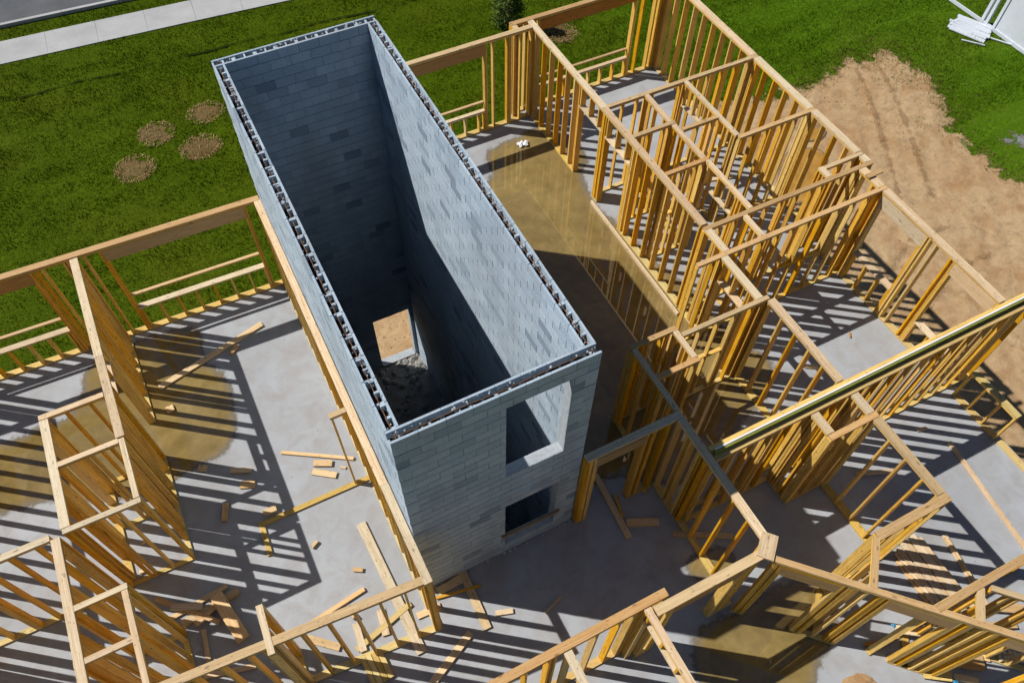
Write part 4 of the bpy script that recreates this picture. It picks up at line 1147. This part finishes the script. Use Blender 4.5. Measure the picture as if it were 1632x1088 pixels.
# ------------------------------------------------------------------ white fence and vinyl boards at the top right
fe = empty('vinyl_fence', (29.85, 12.0, GZ)); tag(fe, 'white vinyl fence at the top right corner with one panel missing', 'fence')
board('bottom_rail', fe, (-0.06, 1.55, 0.10), 2.9, 0.06, 0.13, 'white', (0, 0, math.radians(92)))
for (yy, s) in ((0.62, 1), (0.40, 1), (0.02, 1), (2.95, 1)):
    m = MB(); m.box((0, 0, 0.95), (0.125, 0.125, 1.95)); m.box((0, 0, 1.95), (0.15, 0.15, 0.05)); o = m.build('post', M['white'], fe); o.location = (0, yy, 0)
for i in range(16):
    board('fence_board', fe, (0.0, -0.17 - i * 0.252, 1.0), 1.78, 0.246, 0.035, 'white', (0, math.pi / 2, 0)).rotation_euler = (math.pi / 2, 0, math.pi / 2)
for c in list(fe.children):
    if c.name.startswith('fence_board'):
        c.data = board_mesh(0.251, 1.78, 0.035, 'white')
board('bottom_rail', fe, (-0.03, -2.1, 0.10), 4.1, 0.07, 0.14, 'white', (0, 0, math.pi / 2))
board('top_rail', fe, (0.0, -2.1, 1.93), 4.1, 0.06, 0.10, 'white', (0, 0, math.pi / 2))
for i in range(11):
    t = i / 10
    o = board('vinyl_plank', None, (28.62 + 0.92 * t + jit(0.03), 12.28 + 0.42 * t + jit(0.06), GZ + 0.05 + 0.016 * (i % 4)), 1.55 + jit(0.16), 0.17, 0.03, 'white', (jit(0.04), jit(0.03), math.radians(-64) + jit(0.05)))
    where = ('outermost plank on the lawn side', 'second plank from the lawn side', 'third plank from the lawn side', 'fourth plank from the lawn side', 'fifth plank from the lawn side', 'middle plank', 'fifth plank from the fence side', 'fourth plank from the fence side', 'third plank from the fence side', 'second plank from the fence side', 'plank nearest the fence')[i]
    tag(o, 'white vinyl plank in the heap by the fence, ' + where, 'plank', 'white planks heaped by the fence')
for (x, y, a, L, lab) in ((28.5, 11.75, -50, 0.9, 'loose white strip sticking out on the left of the white plank heap'), (29.55, 11.35, -58, 0.9, 'loose white strip pointing away to the right below the white plank heap')):
    o = board('vinyl_strip', None, (x, y, GZ + 0.06), L, 0.06, 0.03, 'white', (0, 0, math.radians(a))); tag(o, lab, 'strip')

# ------------------------------------------------------------------ shrub behind the back wall
def shrub(x, y, hgt, rad, label, nleaf):
    T = empty('shrub', (x, y, GZ)); tag(T, label, 'shrub')
    tr = MB(); tr.tube((0, 0, -0.05), (0.03, 0.02, hgt * 0.75), 0.06, 8, 0.02)
    for i in range(16):
        a = random.uniform(0, 6.28); z = random.uniform(0.15, 0.75) * hgt; r = rad * (1 - z / hgt) + 0.12
        tr.tube((0, 0, z), (r * 0.8 * math.cos(a), r * 0.8 * math.sin(a), z + 0.3), 0.02, 5, 0.006)
    tr.build('trunk', M['bark'], T)
    cr = MB()
    clumps = [(random.uniform(0, 6.28), random.uniform(0.04, 0.98) * hgt, random.uniform(0.3, 1.0)) for _ in range(120)]
    for i in range(nleaf):
        a, z, rr = random.choice(clumps)
        prof = rad * (math.sin(min(1, (z / hgt) * 1.15 + 0.12) * math.pi) ** 0.6)
        c = Vector((prof * rr * math.cos(a), prof * rr * math.sin(a), z)) + Vector((random.gauss(0, 0.1), random.gauss(0, 0.1), random.gauss(0, 0.1)))
        s = random.uniform(0.035, 0.075)
        R_ = Euler((random.uniform(-1, 1), random.uniform(-1, 1), random.uniform(0, 6.28))).to_matrix()
        k = len(cr.v)
        for p in ((-s, 0, 0), (0, -s * 0.5, 0), (s, 0, 0), (0, s * 0.5, 0)):
            cr.v.append(tuple(c + R_ @ Vector(p)))
        cr.f.append((k, k + 1, k + 2, k + 3))
    cr.build('crown', M['leaf'], T)
shrub(12.25, 20.9, 2.6, 0.62, 'tall dense green shrub on the lawn behind the back wall', 5200)
shrub(15.3, 22.6, 2.0, 0.5, 'shrub at the top edge of the lawn behind the far right corner', 2600)
